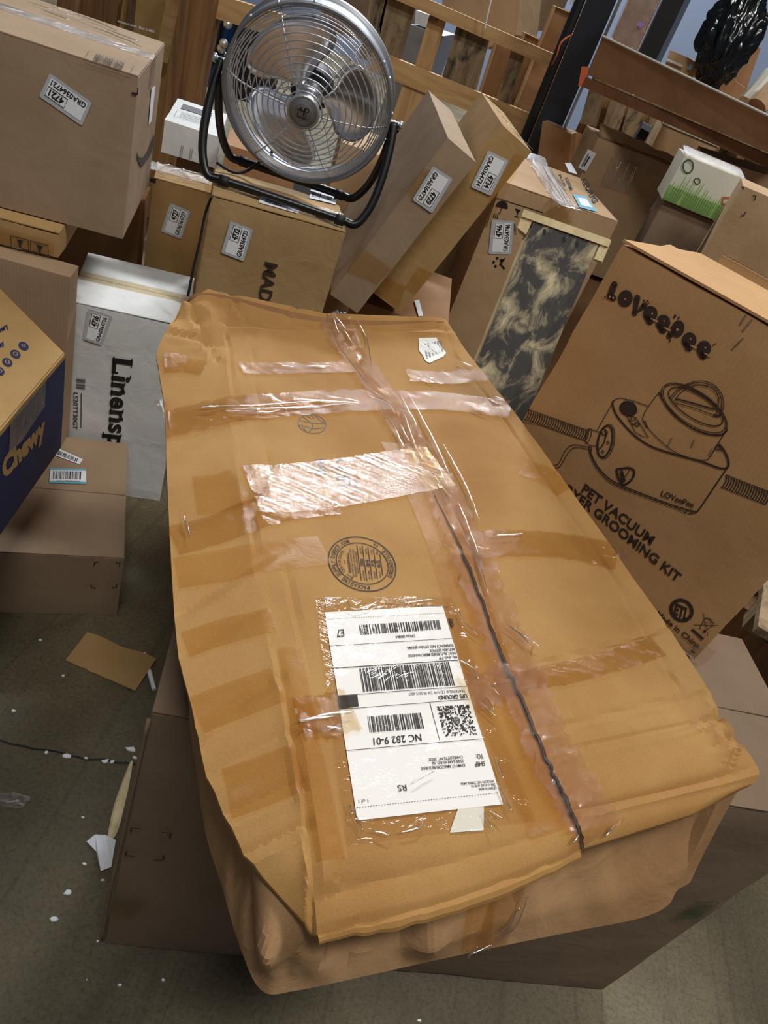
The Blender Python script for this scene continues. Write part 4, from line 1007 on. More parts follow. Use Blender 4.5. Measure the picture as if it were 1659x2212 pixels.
# blue-sided carton: skewed top
zt, zb_ = 0.649, 0.40
K0 = at(141, 762, zt); A0 = at(0, 929, zt); B0 = at(0, 621, zt)
K1 = at(124, 968, zb_); K1 = Vector((K0.x, K0.y, zb_))
eA = (A0-K0).normalized()*0.46; eB = (B0-K0).normalized()*0.30
cb = thing('cardboard_box', 'blue-sided carton with tan top printed with round blue icons, far left', 'box', K1 + (eA+eB)/2)
q = [K0, K0+eB, K0+eA+eB, K0+eA]
V = [Vector((p.x, p.y, zb_)) for p in q] + q
bm = bmesh.new(); bv = [bm.verts.new(v) for v in V]
for f in ((0, 1, 2, 3), (4, 7, 6, 5), (0, 4, 5, 1), (1, 5, 6, 2), (2, 6, 7, 3), (3, 7, 4, 0)): bm.faces.new([bv[i] for i in f])
bmesh.ops.recalc_face_normals(bm, faces=bm.faces); bmesh.ops.bevel(bm, geom=bm.edges[:], offset=0.003, segments=2, affect='EDGES')
bm_obj('body', bm, M['yel'], cb, False)
nB = eA.cross(UP).normalized()
if nB.dot(CAM-K0) < 0: nB = -nB
fB = Plane(K0, nB)
k = Ink(fB, nB, 0.0012)
z1 = 0.012; k.quad3(Vector((K0.x, K0.y, zt-z1)), Vector(((K0+eA).x, (K0+eA).y, zt-z1)), Vector(((K0+eA).x, (K0+eA).y, zb_+.003)), Vector((K0.x, K0.y, zb_+.003)))
for i in range(0): pass
k.build('blue_side_print', M['navy'], cb, 'dark blue printed side')
k = Ink(fB, nB, 0.002, (4.253, 0, 600)); k.text('Chewy', (20, 1850), (410, 1420), (0, 1690), 0.06); k.build('lettering', M['yel'], cb)
k = Ink(fB, nB, 0.0026, (4.253, 0, 600)); k.quad([(85, 1310), (190, 1150), (185, 1500), (68, 1615)], 4, 6); k.quad([(190, 1150), (408, 960), (400, 1175), (185, 1500)], 5, 6); k.build('torn_tape', M['wrap'], cb)
k = Ink(Plane(K0, UP), UP, 0.0012, (4.253, 0, 600))
ic = ((217, 631), (143, 705), (68, 780), (-5, 860))
for c in ic: k.ellipse(c, (36, 34), (-26, 24) if False else (30, -22), None, 26)
k.text('free delivery', (-160, 620), (80, 455), (-180, 580), 0.04); k.text('every day', (-160, 770), (45, 610), (-180, 730), 0.04)
k.build('blue_print', M['navy'], cb)
k = Ink(Plane(K0, UP), UP, 0.0018, (4.253, 0, 600))
for c in ic: k.ellipse(c, (15, 14), (12, -9), 0.002, 4 if c == ic[0] else 14)
k.build('icon_marks', M['yel'], cb)
# ribbed carton D, taped flat carton E, big carton on top
Rd = rot(16); dx = Rd @ Vector((1, 0, 0)); dy = Rd @ Vector((0, 1, 0))
cD = atD(152, 597, 1.64); zD = cD.z; PD = cD - dx*0.25 + dy*0.035; PD.z = (zD+.208)/2
carton('tan ribbed carton standing behind the blue-sided carton', PD, (0.5, 0.07, zD-0.212), Rd, M['ribbed'] if 'ribbed' in M else M['grey'], None, None, seed=20)
cE = at(130, 508, zD+0.062); Re = rot(20); ex_ = Re @ Vector((1, 0, 0)); ey_ = Re @ Vector((0, 1, 0))
PE = cE - ex_*0.25 + ey_*0.17; PE.z = zD+0.033; DE = (0.5, 0.34, 0.060)
eb = carton('flat carton with upright arrow symbols under shiny tape, beneath the largest left carton', PE, DE, Re, M['yel'], 'x', None, seed=21, edge=0.004)
fe = Face(PE, DE, Re, 'front'); fer = Face(PE, DE, Re, 'right')
k = Ink(fe.hit, fe.n, 0.002, (2.304, 0, 400))
for ox in (0, 97): k.line([(55+ox, 250+ox*.27), (142+ox, 272+ox*.27), (145+ox, 335+ox*.22), (58+ox, 312+ox*.22)], 0.0022, closed=True); k.poly([(82+ox, 268+ox*.27), (118+ox, 276+ox*.27), (102+ox, 300+ox*.27)]); k.line([(100+ox, 290+ox*.27), (102+ox, 312+ox*.25)], 0.004)
k.build('arrow_symbols', M['ink'], eb)
strip('packing_tape', fe.hit, [(-10, 505), (50, 520), (116, 538)], 0.04, M['tapew'], eb, fe.n, 0.004, None, 1.2, 10, 6)
z4 = zD + 0.066 + 0.002
P4, D4, R4 = Vector((-1.172, 1.568, 0.971)), (0.70, 0.41, 0.329), rot(20.2)
P4 = CAM + (P4-CAM)*((1.5-z4)/(1.5-0.806)); s4 = (1.5-z4)/(1.5-0.806); D4 = tuple(d*s4 for d in D4)
g4 = carton('largest left carton, grey-brown with black curved arrow on its side, sticker ending 21', P4, D4, R4, M['grey'], 'x', 'wrap', seed=22, gap=0.001, edge=0.0015, dent=0.0008, tw=0.06)
f4, r4, t4 = Face(P4, D4, R4, 'front'), Face(P4, D4, R4, 'right'), Face(P4, D4, R4, 'top'); CR1 = (2.9625, 0, 0)
sticker(f4, [(590, 655), (320, 465), (250, 615), (525, 805)], '4721', g4, CR1, 0.0018)
k = Ink(t4.hit, t4.n, 0.0085, CR1); k.line([(570, 350), (855, 445), (835, 487), (545, 393)], 0.0014, closed=True); k.bars([(615, 372), (800, 432), (785, 468), (600, 405)], 24, seed=12); k.build('barcode', M['inkb'], g4)
k = Ink(f4.hit, f4.n, 0.0014, CR1); k.line([(842, 595), (880, 603)], 0.004); k.line([(880, 603), (884, 560)], 0.0022); k.build('corner_mark', M['ink'], g4)
k = Ink(r4.hit, r4.n, 0.0016, CR1)
arr = [(872, 965), (885, 1000), (910, 1005), (940, 960), (965, 900), (982, 860)]; arr2 = [(985, 900), (970, 960), (940, 1020), (905, 1062), (885, 1040), (872, 1000)]
A_ = cat([k.p(a) for a in arr], 5); B_ = cat([k.p(a) for a in arr2], 5); n0 = len(A_)
B_ = B_[::-1]; k.add(A_+B_, [(i, i+1, n0+i+1, n0+i) for i in range(n0-1)]); k.build('curved_arrow_print', M['inkb'], g4)
k = Ink(r4.hit, r4.n, 0.002, CR1); k.quad([(965, 560), (990, 545), (965, 770), (945, 800)]); k.build('side_label', M['white'], g4)
k = Ink(t4.hit, t4.n, 0.0052, CR1); k.text('amazon.com  Box 1-855', (750, 155), (985, 225), (755, 140), 0.02); k.build('tape_print', M['inkgrey'], g4)

# ================================================================== FLOOR LITTER
V, Fc = prism([at(141, 1428, .001), at(292, 1494, .001), at(337, 1425, .012), at(188, 1368, .016)], (0, 0, 0.004))
sc = []; nxy = 14
for j in range(8):
    for i in range(nxy+1):
        u, v = i/nxy, j/7; p = V[0]*(1-u)*(1-v)+V[1]*u*(1-v)+V[2]*u*v+V[3]*(1-u)*v
        if j == 0: p = p + Vector((0.004*noise.noise(Vector((i*1.3, 0, 0))), -0.004*noise.noise(Vector((i*1.1, 4, 0))), 0))
        p = p + Vector((0, 0, 0.004 + 0.004*sin(u*pi*3)*v)); sc.append(p)
V, Fc = thick([sc[j*(nxy+1):(j+1)*(nxy+1)] for j in range(8)], 0.003); solid('cardboard_scrap', V, Fc, M['yel'], 'torn rectangular cardboard scrap lying flat on the concrete floor', 'scrap')
V, Fc = tube_v([at(312, 1411, .006), at(322, 1450, .006), at(333, 1490, .006)], [0.004, 0.0055, 0.005], 8); solid('white_stick', V, Fc, M['white'], 'small white stick on the floor under the cardboard scrap', 'stick')
V, Fc = tube_v(cat([at(285, 1643, .005), at(272, 1690, .006), at(258, 1740, .008), at(246, 1790, .006), at(238, 1812, .004)], 5), [0.001+0.010*sin(pi*min(1, (i+1)/22*.9)) for i in range(21)], 7)
V = [Vector((v.x, v.y, 0.002 + (v.z-0.002)*0.5)) for v in V]; solid('wood_splinter', V, Fc, M['plankl'], 'long pale wood splinter lying beside the large carton', 'splinter')
q_ = [at(*p, .003) for p in ((187, 1818), (205, 1805), (228, 1808), (250, 1815), (240, 1875), (217, 1886), (208, 1840))]
q_ = [p + Vector((0, 0, 0.004*(i % 3))) for i, p in enumerate(q_)]
V = q_ + [p + Vector((0, 0, .001)) for p in q_]; n_ = len(q_); Fc = [tuple(range(n_))[::-1], tuple(range(n_, 2*n_))] + [(i, (i+1) % n_, (i+1) % n_+n_, i+n_) for i in range(n_)]
solid('paper_scrap', V, Fc, M['white'], 'torn white paper scrap on the floor at the lower end of the splinter', 'paper')
q_ = [at(*p, .002) for p in ((-20, 1715), (30, 1712), (70, 1722), (48, 1748), (-10, 1740))]
V = q_ + [p + Vector((0, 0, .0006)) for p in q_]; n_ = 5; Fc = [tuple(range(n_))[::-1], tuple(range(n_, 2*n_))] + [(i, (i+1) % n_, (i+1) % n_+n_, i+n_) for i in range(n_)]
solid('plastic_scrap', V, Fc, M['wrap'], 'clear plastic scrap on the floor at the left edge', 'plastic')
flk = [((87, 1383), 3), ((30, 1536), 4.5), ((100, 1625), 5), ((145, 1632), 7), ((185, 1638), 4), ((228, 1645), 7), ((243, 1645), 5), ((283, 1618), 9), ((290, 1637), 5), ((179, 1766), 3), ((182, 1867), 4.5), ((222, 1902), 3.5), ((147, 1928), 8), ((115, 1985), 8), ((211, 2033), 3.5), ((259, 2127), 4), ((352, 2117), 4), ((136, 1460), 3), ((187, 2117), 2), ((288, 1800), 2), ((905, 2205), 4)]
for i, (c, r) in enumerate(flk):
    pts = []
    for j in range(7): a = 2*pi*j/7; rr = r*(0.6+0.7*rnd.random()); pts.append(at(c[0]+rr*cos(a)*1.25, c[1]+rr*sin(a)*0.8, 0.0005))
    V = pts + [p.lerp(sum(pts, Vector())/7, 0.25) + Vector((0, 0, 0.0022)) for p in pts]; Fc = [tuple(range(7))[::-1], tuple(range(7, 14))] + [(j, (j+1) % 7, (j+1) % 7+7, j+7) for j in range(7)]
    solid('paint_flake', V, Fc, M['white'], 'tiny pale flake of debris scattered on the concrete floor', 'debris', 'pale flakes on the floor')
P_ = [at(-5, 1600, .0006), at(60, 1615, .0006), at(140, 1630, .0006), at(215, 1643, .0006), at(295, 1652, .0006)]
k = Ink(Plane((0, 0, 0), UP), UP, 0.0008); k.line3([p + Vector((0, 0.006*noise.noise(p*30), 0)) for p in cat(P_, 8)], 0.004); o = k.build('floor_crack_1', M['blackm'], None); o['kind'] = 'structure'  # thin dark line drawn as the crack in the concrete

# ================================================================== DRUM FAN
FC = atD(667, 207, 1.74)
ah = Vector((CAM.x-FC.x, CAM.y-FC.y, 0)).normalized()
ah = Matrix.Rotation(radians(-3), 3, 'Z') @ ah
E1 = UP.cross(ah).normalized()
AX = (Matrix.Rotation(radians(15), 3, E1) @ ah)
if AX.z > 0: AX = (Matrix.Rotation(radians(-15), 3, E1) @ ah)
E2 = AX.cross(E1)
RF = 0.198
zb0 = 0.9105
def fp(r, a, h): return FC + E1*(r*cos(a)) + E2*(r*sin(a)) + AX*h
fan = thing('drum_fan', 'silver wire-grille drum fan on black tube stand, standing on the yellow-brown carton', 'fan', Vector((FC.x, FC.y, zb0)), group=None)
def lathe(prof, n=72, closed=True):
    vs = [fp(r, 2*pi*i/n, h) for i in range(n) for r, h in prof]; m_ = len(prof)
    fs = [(i*m_+j, ((i+1) % n)*m_+j, ((i+1) % n)*m_+(j+1) % m_, i*m_+(j+1) % m_) for i in range(n) for j in range(m_ if closed else m_-1)]
    return vs, fs
V, Fc = lathe([(RF, .028), (RF+.003, .030), (RF+.003, -.058), (RF+.0075, -.060), (RF+.0075, -.074), (RF-.001, -.074), (RF-.001, .028)][:-1] + [(RF-.001, .028)])
V, Fc = lathe([(RF-.001, .026), (RF+.006, .030), (RF+.006, .012), (RF+.003, .010), (RF+.003, -.030), (RF+.007, -.032), (RF+.007, -.044), (RF-.001, -.044)])
V, Fc = flipup(V, Fc); obj('drum_band', V, Fc, M['steeld'], fan, True)
def circ(r, h, rad, n=80): return tube_v([fp(r, 2*pi*i/n, h) for i in range(n)], rad, 6, True)
def dome(r): return 0.030 + 0.052*(1-(r/RF)**2.2)
fr_parts = []; rr = 0.0445
rings = []
while rr < 0.158: rings.append(rr); rr += 0.0136
rings += [0.165, 0.1715, 0.1775, 0.183, 0.188, 0.1925]
fr_parts = [circ(r, dome(r) if r < .16 else dome(.16)-(r-.16)*0.9, 0.0016) for r in rings]
gp = obj('front_grille', *merge(*fr_parts), M['steel'], fan, True, 'concentric wire rings of the front grille')
sp = []
for i in range(6):
    a = pi*i/3
    pts = [fp(r, a, (dome(r) if r < .16 else dome(.16)-(r-.16)*0.9)-0.0022) for r in [0.03+0.0168*j for j in range(11)]]
    V, Fc = tube_v(pts, 0.0020, 6); s_ = obj('grille_spoke', V, Fc, M['steel'], gp, True); 
bk = [circ(r, -.044-0.038*(1-(r/RF)**2), 0.0012, 64) for r in (.05, .065, .08, .095, .11, .125, .14, .155, .17, .185)]
g2 = obj('rear_grille', *merge(*bk), M['steel'], fan, True)
for i in range(4):
    a = pi*i/2+0.5
    V, Fc = tube_v([fp(.05, a, -.080), fp(.12, a, -.068), fp(.197, a, -.044)], 0.0016, 6); obj('rear_spoke', V, Fc, M['steel'], g2, True)
V, Fc = lathe([(0.0001, .086), (.032, .087), (.037, .090), (.039, .086), (.039, .078), (0.0001, .078)], 48, False); hubp = obj('badge_rim', V, Fc, M['steel'], gp, True)
V, Fc = lathe([(0.0001, .0885), (.0325, .0885), (.0335, .0865)], 48, False); obj('badge_plate', V, Fc, M['steeld'], gp, True)
k = Ink(lambda x, y: fp(0, 0, .0893) + E1*x + E2*y, AX, 0.0004)
def bl(pts, w=0.0024): k.line([(x*0.001, y*0.001) for x, y in pts], w)
bl([(-8, 11), (-8, 4), (-14, 4)]); bl([(-14, 4), (4, 4)]); bl([(-5, 12), (-5, 4)]); bl([(4, 12), (12, 12), (12, 4), (4, 4), (4, 12)]); bl([(2, 12), (2, -7)]); bl([(-11, 0), (-11, -12), (8, -12), (8, -9)]); bl([(7, -5), (9, -5)], .003); bl([(4, -1), (6, -1)], .003)
k.arc('TPI', (0, 0), (0.029, 0), (0, 0.029), .72, .0045, 112, 68); k.arc('INDUSTRIAL', (0, 0), (0.029, 0), (0, 0.029), .72, .0045, 215, 325, True)
k.ellipse((0, 0), (.0185, 0), (0, .0185), .0004, 40)
k.build('badge_emblem', M['ink'], gp)
# blades
for i, a0 in enumerate((97, -20, 217)):
    nu, nv = 12, 12; g = []
    for j in range(nv+1):
        t = j/nv; r = 0.034 + 0.134*t; hwid = radians(25 + 24*min(1, t*1.7) - 7*max(0, t-.8)*5)
        row = []
        for u in range(nu+1):
            s_ = u/nu*2-1; a = radians(a0+22.6) + s_*hwid + 0.10*t
            row.append(fp(r - 0.012*abs(s_)**3*t, a, 0.000 + 0.034*s_*(0.6+0.4*t) + 0.010*(1-s_*s_)))
        g.append(row)
    V = [p for r_ in g for p in r_]; o = obj('fan_blade', V, grid_faces(nv+1, nu+1), M['alu'], fan, True); mo = o.modifiers.new('s', 'SOLIDIFY'); mo.thickness = 0.0014
V, Fc = lathe([(0.0001, .024), (.024, .024), (.030, .014), (.034, -.004), (.034, -.02), (0.0001, -.02)], 40, False); obj('blade_hub', V, Fc, M['alu'], fan, True)
V, Fc = lathe([(0.0001, -.022), (.045, -.022), (.050, -.032), (.050, -.085), (.040, -.095), (0.0001, -.095)], 40, False); obj('motor_housing', V, Fc, M['blackm'], fan, True)
for a in (75, 98, 118, 20, 10, -12, 148, 160, 200, 245, 290, 330):
    P_ = fp(RF+.006, radians(a+22.6), .021); d = (P_-FC).normalized()
    V, Fc = tube_v([P_-d*.001, P_+d*.003], 0.0042, 8); obj('rivet', V, Fc, M['steel'], fan, True)
# stand: front and rear loops of black tube
PLv, PRv = fp(RF+.018, pi, -.02), fp(RF+.018, 0, -.02)
def loop(pl, bl1, bl2, br2, br1, pr):
    P_ = [PLv, *pl, *bl1, *bl2, *br2, *br1, *pr, PRv]; return cat(P_, 7)
zt_ = zb0 + 0.012
hd = Vector((AX.x, AX.y, 0)).normalized()
def uloop(fwd, wid, rad_corner=0.05):
    L0 = PLv; R0_ = PRv
    mid = (L0+R0_)/2; hh = E1
    f = hd*fwd
    bl_ = Vector((mid.x, mid.y, zt_)) - hh*wid + f; br_ = Vector((mid.x, mid.y, zt_)) + hh*wid + f
    pts = [L0]
    for t in (.25, .5, .72): pts.append(L0.lerp(bl_, t) - hh*0.012*sin(pi*t))
    pts += [bl_.lerp(L0, .12), bl_ + hh*.018 , bl_ + hh*.055, bl_.lerp(br_, .35), bl_.lerp(br_, .65), br_ - hh*.055, br_ - hh*.018, br_.lerp(R0_, .12)]
    for t in (.72, .5, .25): pts.append(R0_.lerp(br_, t) + hh*0.012*sin(pi*t))
    pts.append(R0_); return cat(pts, 6)
for nm_, fw_, wd_ in (('front_stand_tube', .115, .205), ('rear_stand_tube', -.095, .185)):
    V, Fc = tube_v(uloop(fw_, wd_), 0.0105, 12); tb = obj(nm_, V, Fc, M['blackp'], fan, True)
    for s_ in (-1, 1):
        c = Vector((((PLv+PRv)/2).x, ((PLv+PRv)/2).y, zt_-.001)) + E1*(wd_*.72*s_) + hd*fw_
        V, Fc = tube_v([c-E1*.012, c+E1*.012], 0.0128, 10); obj('rubber_foot', V, Fc, M['blackm'], tb, True)
for P_, sg in ((PLv, -1), (PRv, 1)):
    V, Fc = tube_v([P_-E1*sg*.02, P_+E1*sg*.014], 0.006, 8); pv_ = obj('pivot_bolt', V, Fc, M['steel'], fan, True)
    V, Fc = tube_v([P_+E1*sg*.012, P_+E1*sg*.02], 0.010, 8); obj('pivot_knob', V, Fc, M['steel'], pv_, True)
V, Fc = tube_v(cat([FC-AX*.09, FC-AX*.13-UP*.10, Vector((FC.x-.12, FC.y+.02, zt_)), Vector((FC.x-.19, FC.y-.02, zt_))], 8), 0.004, 6); obj('fan_cord', V, Fc, M['blackm'], fan, True)

# ================================================================== CARTONS BEHIND THE RIGHT SIDE
def far(P, D, s): return CAM + (Vector(P)-CAM)*s, tuple(d*s for d in D)
def ext(P, D, zbase):
    t = P.z + D[2]/2; D = (D[0], D[1], t-zbase); return Vector((P.x, P.y, zbase+D[2]/2)), D
# brown taped carton
P_, D_ = far((0.341, 2.908, 1.129), (0.383, 0.22, 0.165), 1.24); P_, D_ = ext(P_, D_, 0.62)
tbx = carton('dented brown carton wrapped in glossy tape, behind the transit-symbol carton', P_, D_, rot(11.6), M['tan'], None, None, seed=41, edge=0.008, dent=0.004)
ff = Face(P_, D_, rot(11.6), 'front'); C4 = (3.3246, 1160, 0)
for q in ([(540, 1120), (740, 1170), (680, 1400), (450, 1330)], [(900, 1300), (1000, 1330), (830, 1560), (760, 1520)], [(560, 1050), (900, 1200), (880, 1300), (560, 1130)]):
    k = Ink(ff.hit, ff.n, 0.005, C4); k.quad(q, 10, 12); k.build('glossy_tape', M['wrap'], tbx)
k = Ink(ff.hit, ff.n, 0.006, C4); k.quad([(365, 1068), (425, 1100), (350, 1230), (295, 1198)]); w1 = k.build('white_label', M['white'], tbx)
k = Ink(ff.hit, ff.n, 0.007, C4); k.bars([(362, 1100), (378, 1110), (330, 1200), (312, 1190)][::-1], 2, seed=3); k.line([(378, 1120), (335, 1190)], 0.006); k.build('label_print', M['ink'], w1)
# standing crumpled flap on it
A, B = ff.loc(0, 1), ff.loc(1, 1); 
g = []
for j in range(5):
    row = []
    for i in range(25):
        u, v = i/24, j/4; p = A.lerp(B, u) + Vector((0, .02, .0)) + Vector((-.01, .03, .045*(1-u*.5)))*v; p += Vector((0, .012*noise.noise(p*14), .008*noise.noise(p*19+Vector((5, 0, 0))))); row.append(p)
    g.append(row)
V, Fc = thick(g, 0.004); obj('crumpled_flap', V, Fc, M['tan'], tbx, True)
carton('plain dark carton underneath the dented brown taped carton', (P_.x, P_.y, .30), (.34, .22, .60), rot(11.6), M['brown'], None, None, seed=42)
# small dark-brown carton left of it
q = [atY(1172, 262, 3.76), atY(1235, 290, 3.76), atY(1190, 740, 3.76), atY(1110, 710, 3.76)]
V, Fc = prism(q, (0.02, .12, 0)); o = solid('cardboard_box', V, Fc, M['brown'], 'small dark-brown open carton at the foot of the black rack post', 'box')
# white-topped carton
P_, D_ = far((0.509, 3.278, 1.224), (0.224, 0.18, 0.121), 1.23); P_, D_ = ext(P_, D_, .9)
wt = carton('tan carton with a white printed lid, furthest of the right-hand cartons', P_, D_, rot(2), M['tan'], None, None, seed=43, edge=.004)
fT = Face(P_, D_, rot(2), 'top'); V, Fc = prism([fT.loc(0, 0)+Vector((0, -.004, .001)), fT.loc(1, 0)+Vector((.004, -.004, .001)), fT.loc(1, 1)+Vector((0, 0, .028)), fT.loc(0, 1)+Vector((0, 0, .020))], (0, 0, .008)); ld = obj('lid', V, Fc, M['cream'], wt)
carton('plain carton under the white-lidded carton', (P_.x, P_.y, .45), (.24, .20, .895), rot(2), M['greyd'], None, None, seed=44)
# green grass-print carton
P_, D_ = far((0.568, 2.87, 1.209), (0.215, 0.163, 0.094), 0.95); P_, D_ = ext(P_, D_, 1.13)
gb = carton('pale carton printed with green grass and a round logo, on the right', P_, D_, rot(1.6), M['cream'], None, None, seed=45)
carton('plain carton supporting the grass-print carton', (P_.x, P_.y, .564), (.18, .13, 1.128), rot(1.6), M['greyd'], None, None, seed=48)
fg = Face(P_, D_, rot(1.6), 'front'); fgt = Face(P_, D_, rot(1.6), 'top')
k = Ink(fg.hit, fg.n, 0.0014)
vs = []; n_ = 26
for i in range(n_):
    u0, u1 = i/n_, (i+1)/n_; h = 0.38 + 0.35*rnd.random()
    k.add([fg.loc(u0, .02), fg.loc(u1, .02), fg.loc((u0+u1)/2, h), fg.loc(u0, .3)], [(0, 1, 2, 3)])
k.add([fg.loc(0, .02), fg.loc(1, .02), fg.loc(1, .34), fg.loc(0, .34)], [(0, 1, 2, 3)])
k.build('grass_print', M['green'], gb)
k = Ink(fg.hit, fg.n, 0.002, C4); k.ellipse((1085, 1195), (34, 14), (-12, 45), 0.004, 30); k.ellipse((1150, 1300), (20, 8), (-6, 20), 0.003, 20); k.build('round_logo', M['inkg'], gb)
k = Ink(fg.hit, fg.n, 0.002, C4); k.line([(1335, 1420), (1400, 1418), (1385, 1480), (1330, 1462)], 0.006, closed=True); k.build('orange_mark', M['orange'], gb)
V, Fc = prism([fgt.loc(0, 0), fgt.loc(1, 0), fgt.loc(1, .8)+UP*.012, fgt.loc(0, .8)+UP*.012], UP*.003); obj('film_lid', V, Fc, M['wrap'], gb)
# bracket-marked carton (nearest) and long open carton behind
P_, D_ = Vector((0.70, 2.444, 1.241)), (0.22, 0.2, 0.081); t_ = P_.z+D_[2]/2
A = atD(1605, 400, 2.05); Rr = rot(-8.6); P_ = A + Rr @ Vector((0.2, .1, -.15)); D_ = (0.4, 0.2, 0.30)
bkx = carton('plain tan carton with black corner marks at the right edge, nearest of that row', P_, D_, Rr, M['tan'], None, None, seed=46)
fk2 = Face(P_, D_, Rr, 'front'); k = Ink(fk2.hit, fk2.n, .0016, C4)
for a in ([(1550, 1402), (1572, 1408), (1562, 1440)], [(1466, 1545), (1480, 1552), (1500, 1522)], [(1468, 1340), (1487, 1356)]): k.line(a, .003)
k.build('corner_marks', M['ink'], bkx)
b0 = P_.z-.15
carton('plain carton stacked under the corner-marked carton', (P_.x, P_.y, b0/2-.002), (.46, .3, b0-.006), Rr, M['grey'], None, None, seed=47)
A = atY(1518, 335, 3.05); B = atY(1700, 392, 3.0); d_ = (B-A).normalized()
V, Fc = prism([A, B, B-UP*.2, A-UP*.2], (0.02, .28, 0)); solid('cardboard_box', V, Fc, M['tan'], 'long tan carton lying behind the corner-marked carton', 'box')

# ================================================================== RACK WITH TRAY AT UPPER RIGHT
p0, p1 = atY(1196, 262, 3.9), atY(1298, -40, 3.9); xm = (p0.x+p1.x)/2
rp = thing('rack_post', 'dark blue-black steel rack post rising at upper right', 'rack post', (xm+.01, 3.93, 0))
V, Fc = cuboid((xm+.01, 3.95, 1.15), (.12, .08, 2.3), rot(0)); obj('upright', V, Fc, M['postb'], rp)
V, Fc = tube_v([Vector((xm+.08, 3.9, 0)), Vector((xm+.085, 3.9, 2.3))], 0.008, 6); obj('post_edge_rod', V, Fc, M['steeld'], rp)
V, Fc = tube_v([Vector((xm-.075, 3.92, 0.3)), Vector((xm-.075, 3.92, 2.3))], 0.022, 8); obj('side_tube', V, Fc, M['blackm'], rp)
q = [atY(*p, 3.7) for p in ((1256, 145), (1272, 145), (1264, 188), (1249, 186))]; V, Fc = prism(q, (0, .05, 0)); obj('orange_clip', V, Fc, M['orange'], rp)
V, Fc = tube_v(cat([atY(1233, 76, 3.85), atY(1212, 92, 3.82), atY(1203, 118, 3.82), atY(1192, 140, 3.85)], 6), .004, 6); obj('orange_wire', V, Fc, M['orange'], rp, True)
ty0, ty1 = 3.5, 2.92
def ty(px): return ty0 + (ty1-ty0)*(px-1265)/(1659-1265)
A, B, C, D = atY(1301, 78, ty(1301)), atY(1700, 270, ty(1700)), atY(1700, 347, ty(1700)), atY(1271, 162, ty(1271))
tray = thing('shelf_tray', 'long brown cardboard tray side on the rack at upper right', 'tray', (D+C)/2)
bkv = Vector((.25, .55, 0))
V, Fc = prism([A, B, C, D], (0, .012, 0)); obj('tray_front', V, Fc, M['brown'], tray)
V, Fc = prism([D+Vector((0, .014, .015)), C+Vector((0, .014, .015)), C+bkv+UP*.015, D+bkv+UP*.015], UP*.01); obj('tray_base', V, Fc, M['brown'], tray)
A2, B2 = atY(1301, 77, ty(1301)-.004), atY(1700, 269, ty(1700)-.004); V, Fc = tube_v([A2, B2], .004, 6); obj('tray_edge_tape', V, Fc, M['label_dirty'], tray)
A, B = atY(1265, 166, 3.48), atY(1700, 352, 2.9)
V, Fc = prism([A, B, B-UP*.035, A-UP*.035], (0.05, .04, 0)); solid('rack_beam', V, Fc, M['beamo'], 'worn orange-brown rack beam under the cardboard tray', 'beam')
def zs(px, py): return atY(px, py, ty(px)+.12)
# goods on the tray
def stand(name, qd, back, mat, label, cat_, Y, grp=None): V, Fc = prism([atY(*p, Y) for p in qd], back); return solid(name, V, Fc, mat, label, cat_, grp)
wr = thing('wrapped_box', 'tall brown carton wrapped in shiny film with purple tag, standing on the rack tray', 'box', atY(1350, 95, 3.75))
V, Fc = prism([atY(*p, 3.7) for p in ((1362, -10), (1428, -10), (1372, 110), (1320, 84))], (.02, .2, 0)); obj('body', V, Fc, M['brown'], wr)
V, Fc = prism([atY(*p, 3.69) for p in ((1358, -12), (1432, -12), (1375, 108), (1318, 82))], (0, .004, 0)); obj('film', V, Fc, M['wrap'], wr)
V, Fc = prism([atY(*p, 3.68) for p in ((1377, 53), (1384, 46), (1390, 54), (1383, 61))], (0, .003, 0)); obj('purple_tag', V, Fc, M['purple'], wr)
V, Fc = cuboid((atY(1435, 40, 5.2).x, 5.2, 1.3), (.11, .11, 2.6), rot(0)); solid('rack_post', V, Fc, M['blackm'], 'black steel post behind the tray against the grey wall', 'rack post')
V, Fc = cuboid((atY(1455, 40, 6.4).x, 6.4, 1.5), (.10, .06, 3.0), rot(0)); solid('wall_conduit', V, Fc, M['wallp'], 'pale grey conduit on the far wall right of the black post', 'conduit')
V, Fc = prism([atY(*p, 3.3) for p in ((1447, 108), (1486, 124), (1476, 164), (1436, 142))], (.03, .12, 0)); sb_ = thing('cardboard_box', 'small tan carton with light-blue label on the rack tray', 'box', atY(1455, 150, 3.35)); obj('body', V, Fc, M['tan'], sb_)
V, Fc = prism([atY(*p, 3.3) for p in ((1486, 124), (1510, 138), (1498, 166), (1476, 164))], (.03, .12, 0)); obj('side_panel', V, Fc, M['olive'], sb_)
V, Fc = prism([atY(*p, 3.29) for p in ((1491, 137), (1498, 140), (1493, 152), (1486, 149))], (0, .003, 0)); obj('blue_label', V, Fc, M['blue'], sb_)
V, Fc = prism([atY(*p, 3.29) for p in ((1442, 126), (1475, 140), (1474, 146), (1440, 131))], (0, .003, 0)); obj('torn_patch', V, Fc, M['label_dirty'], sb_)
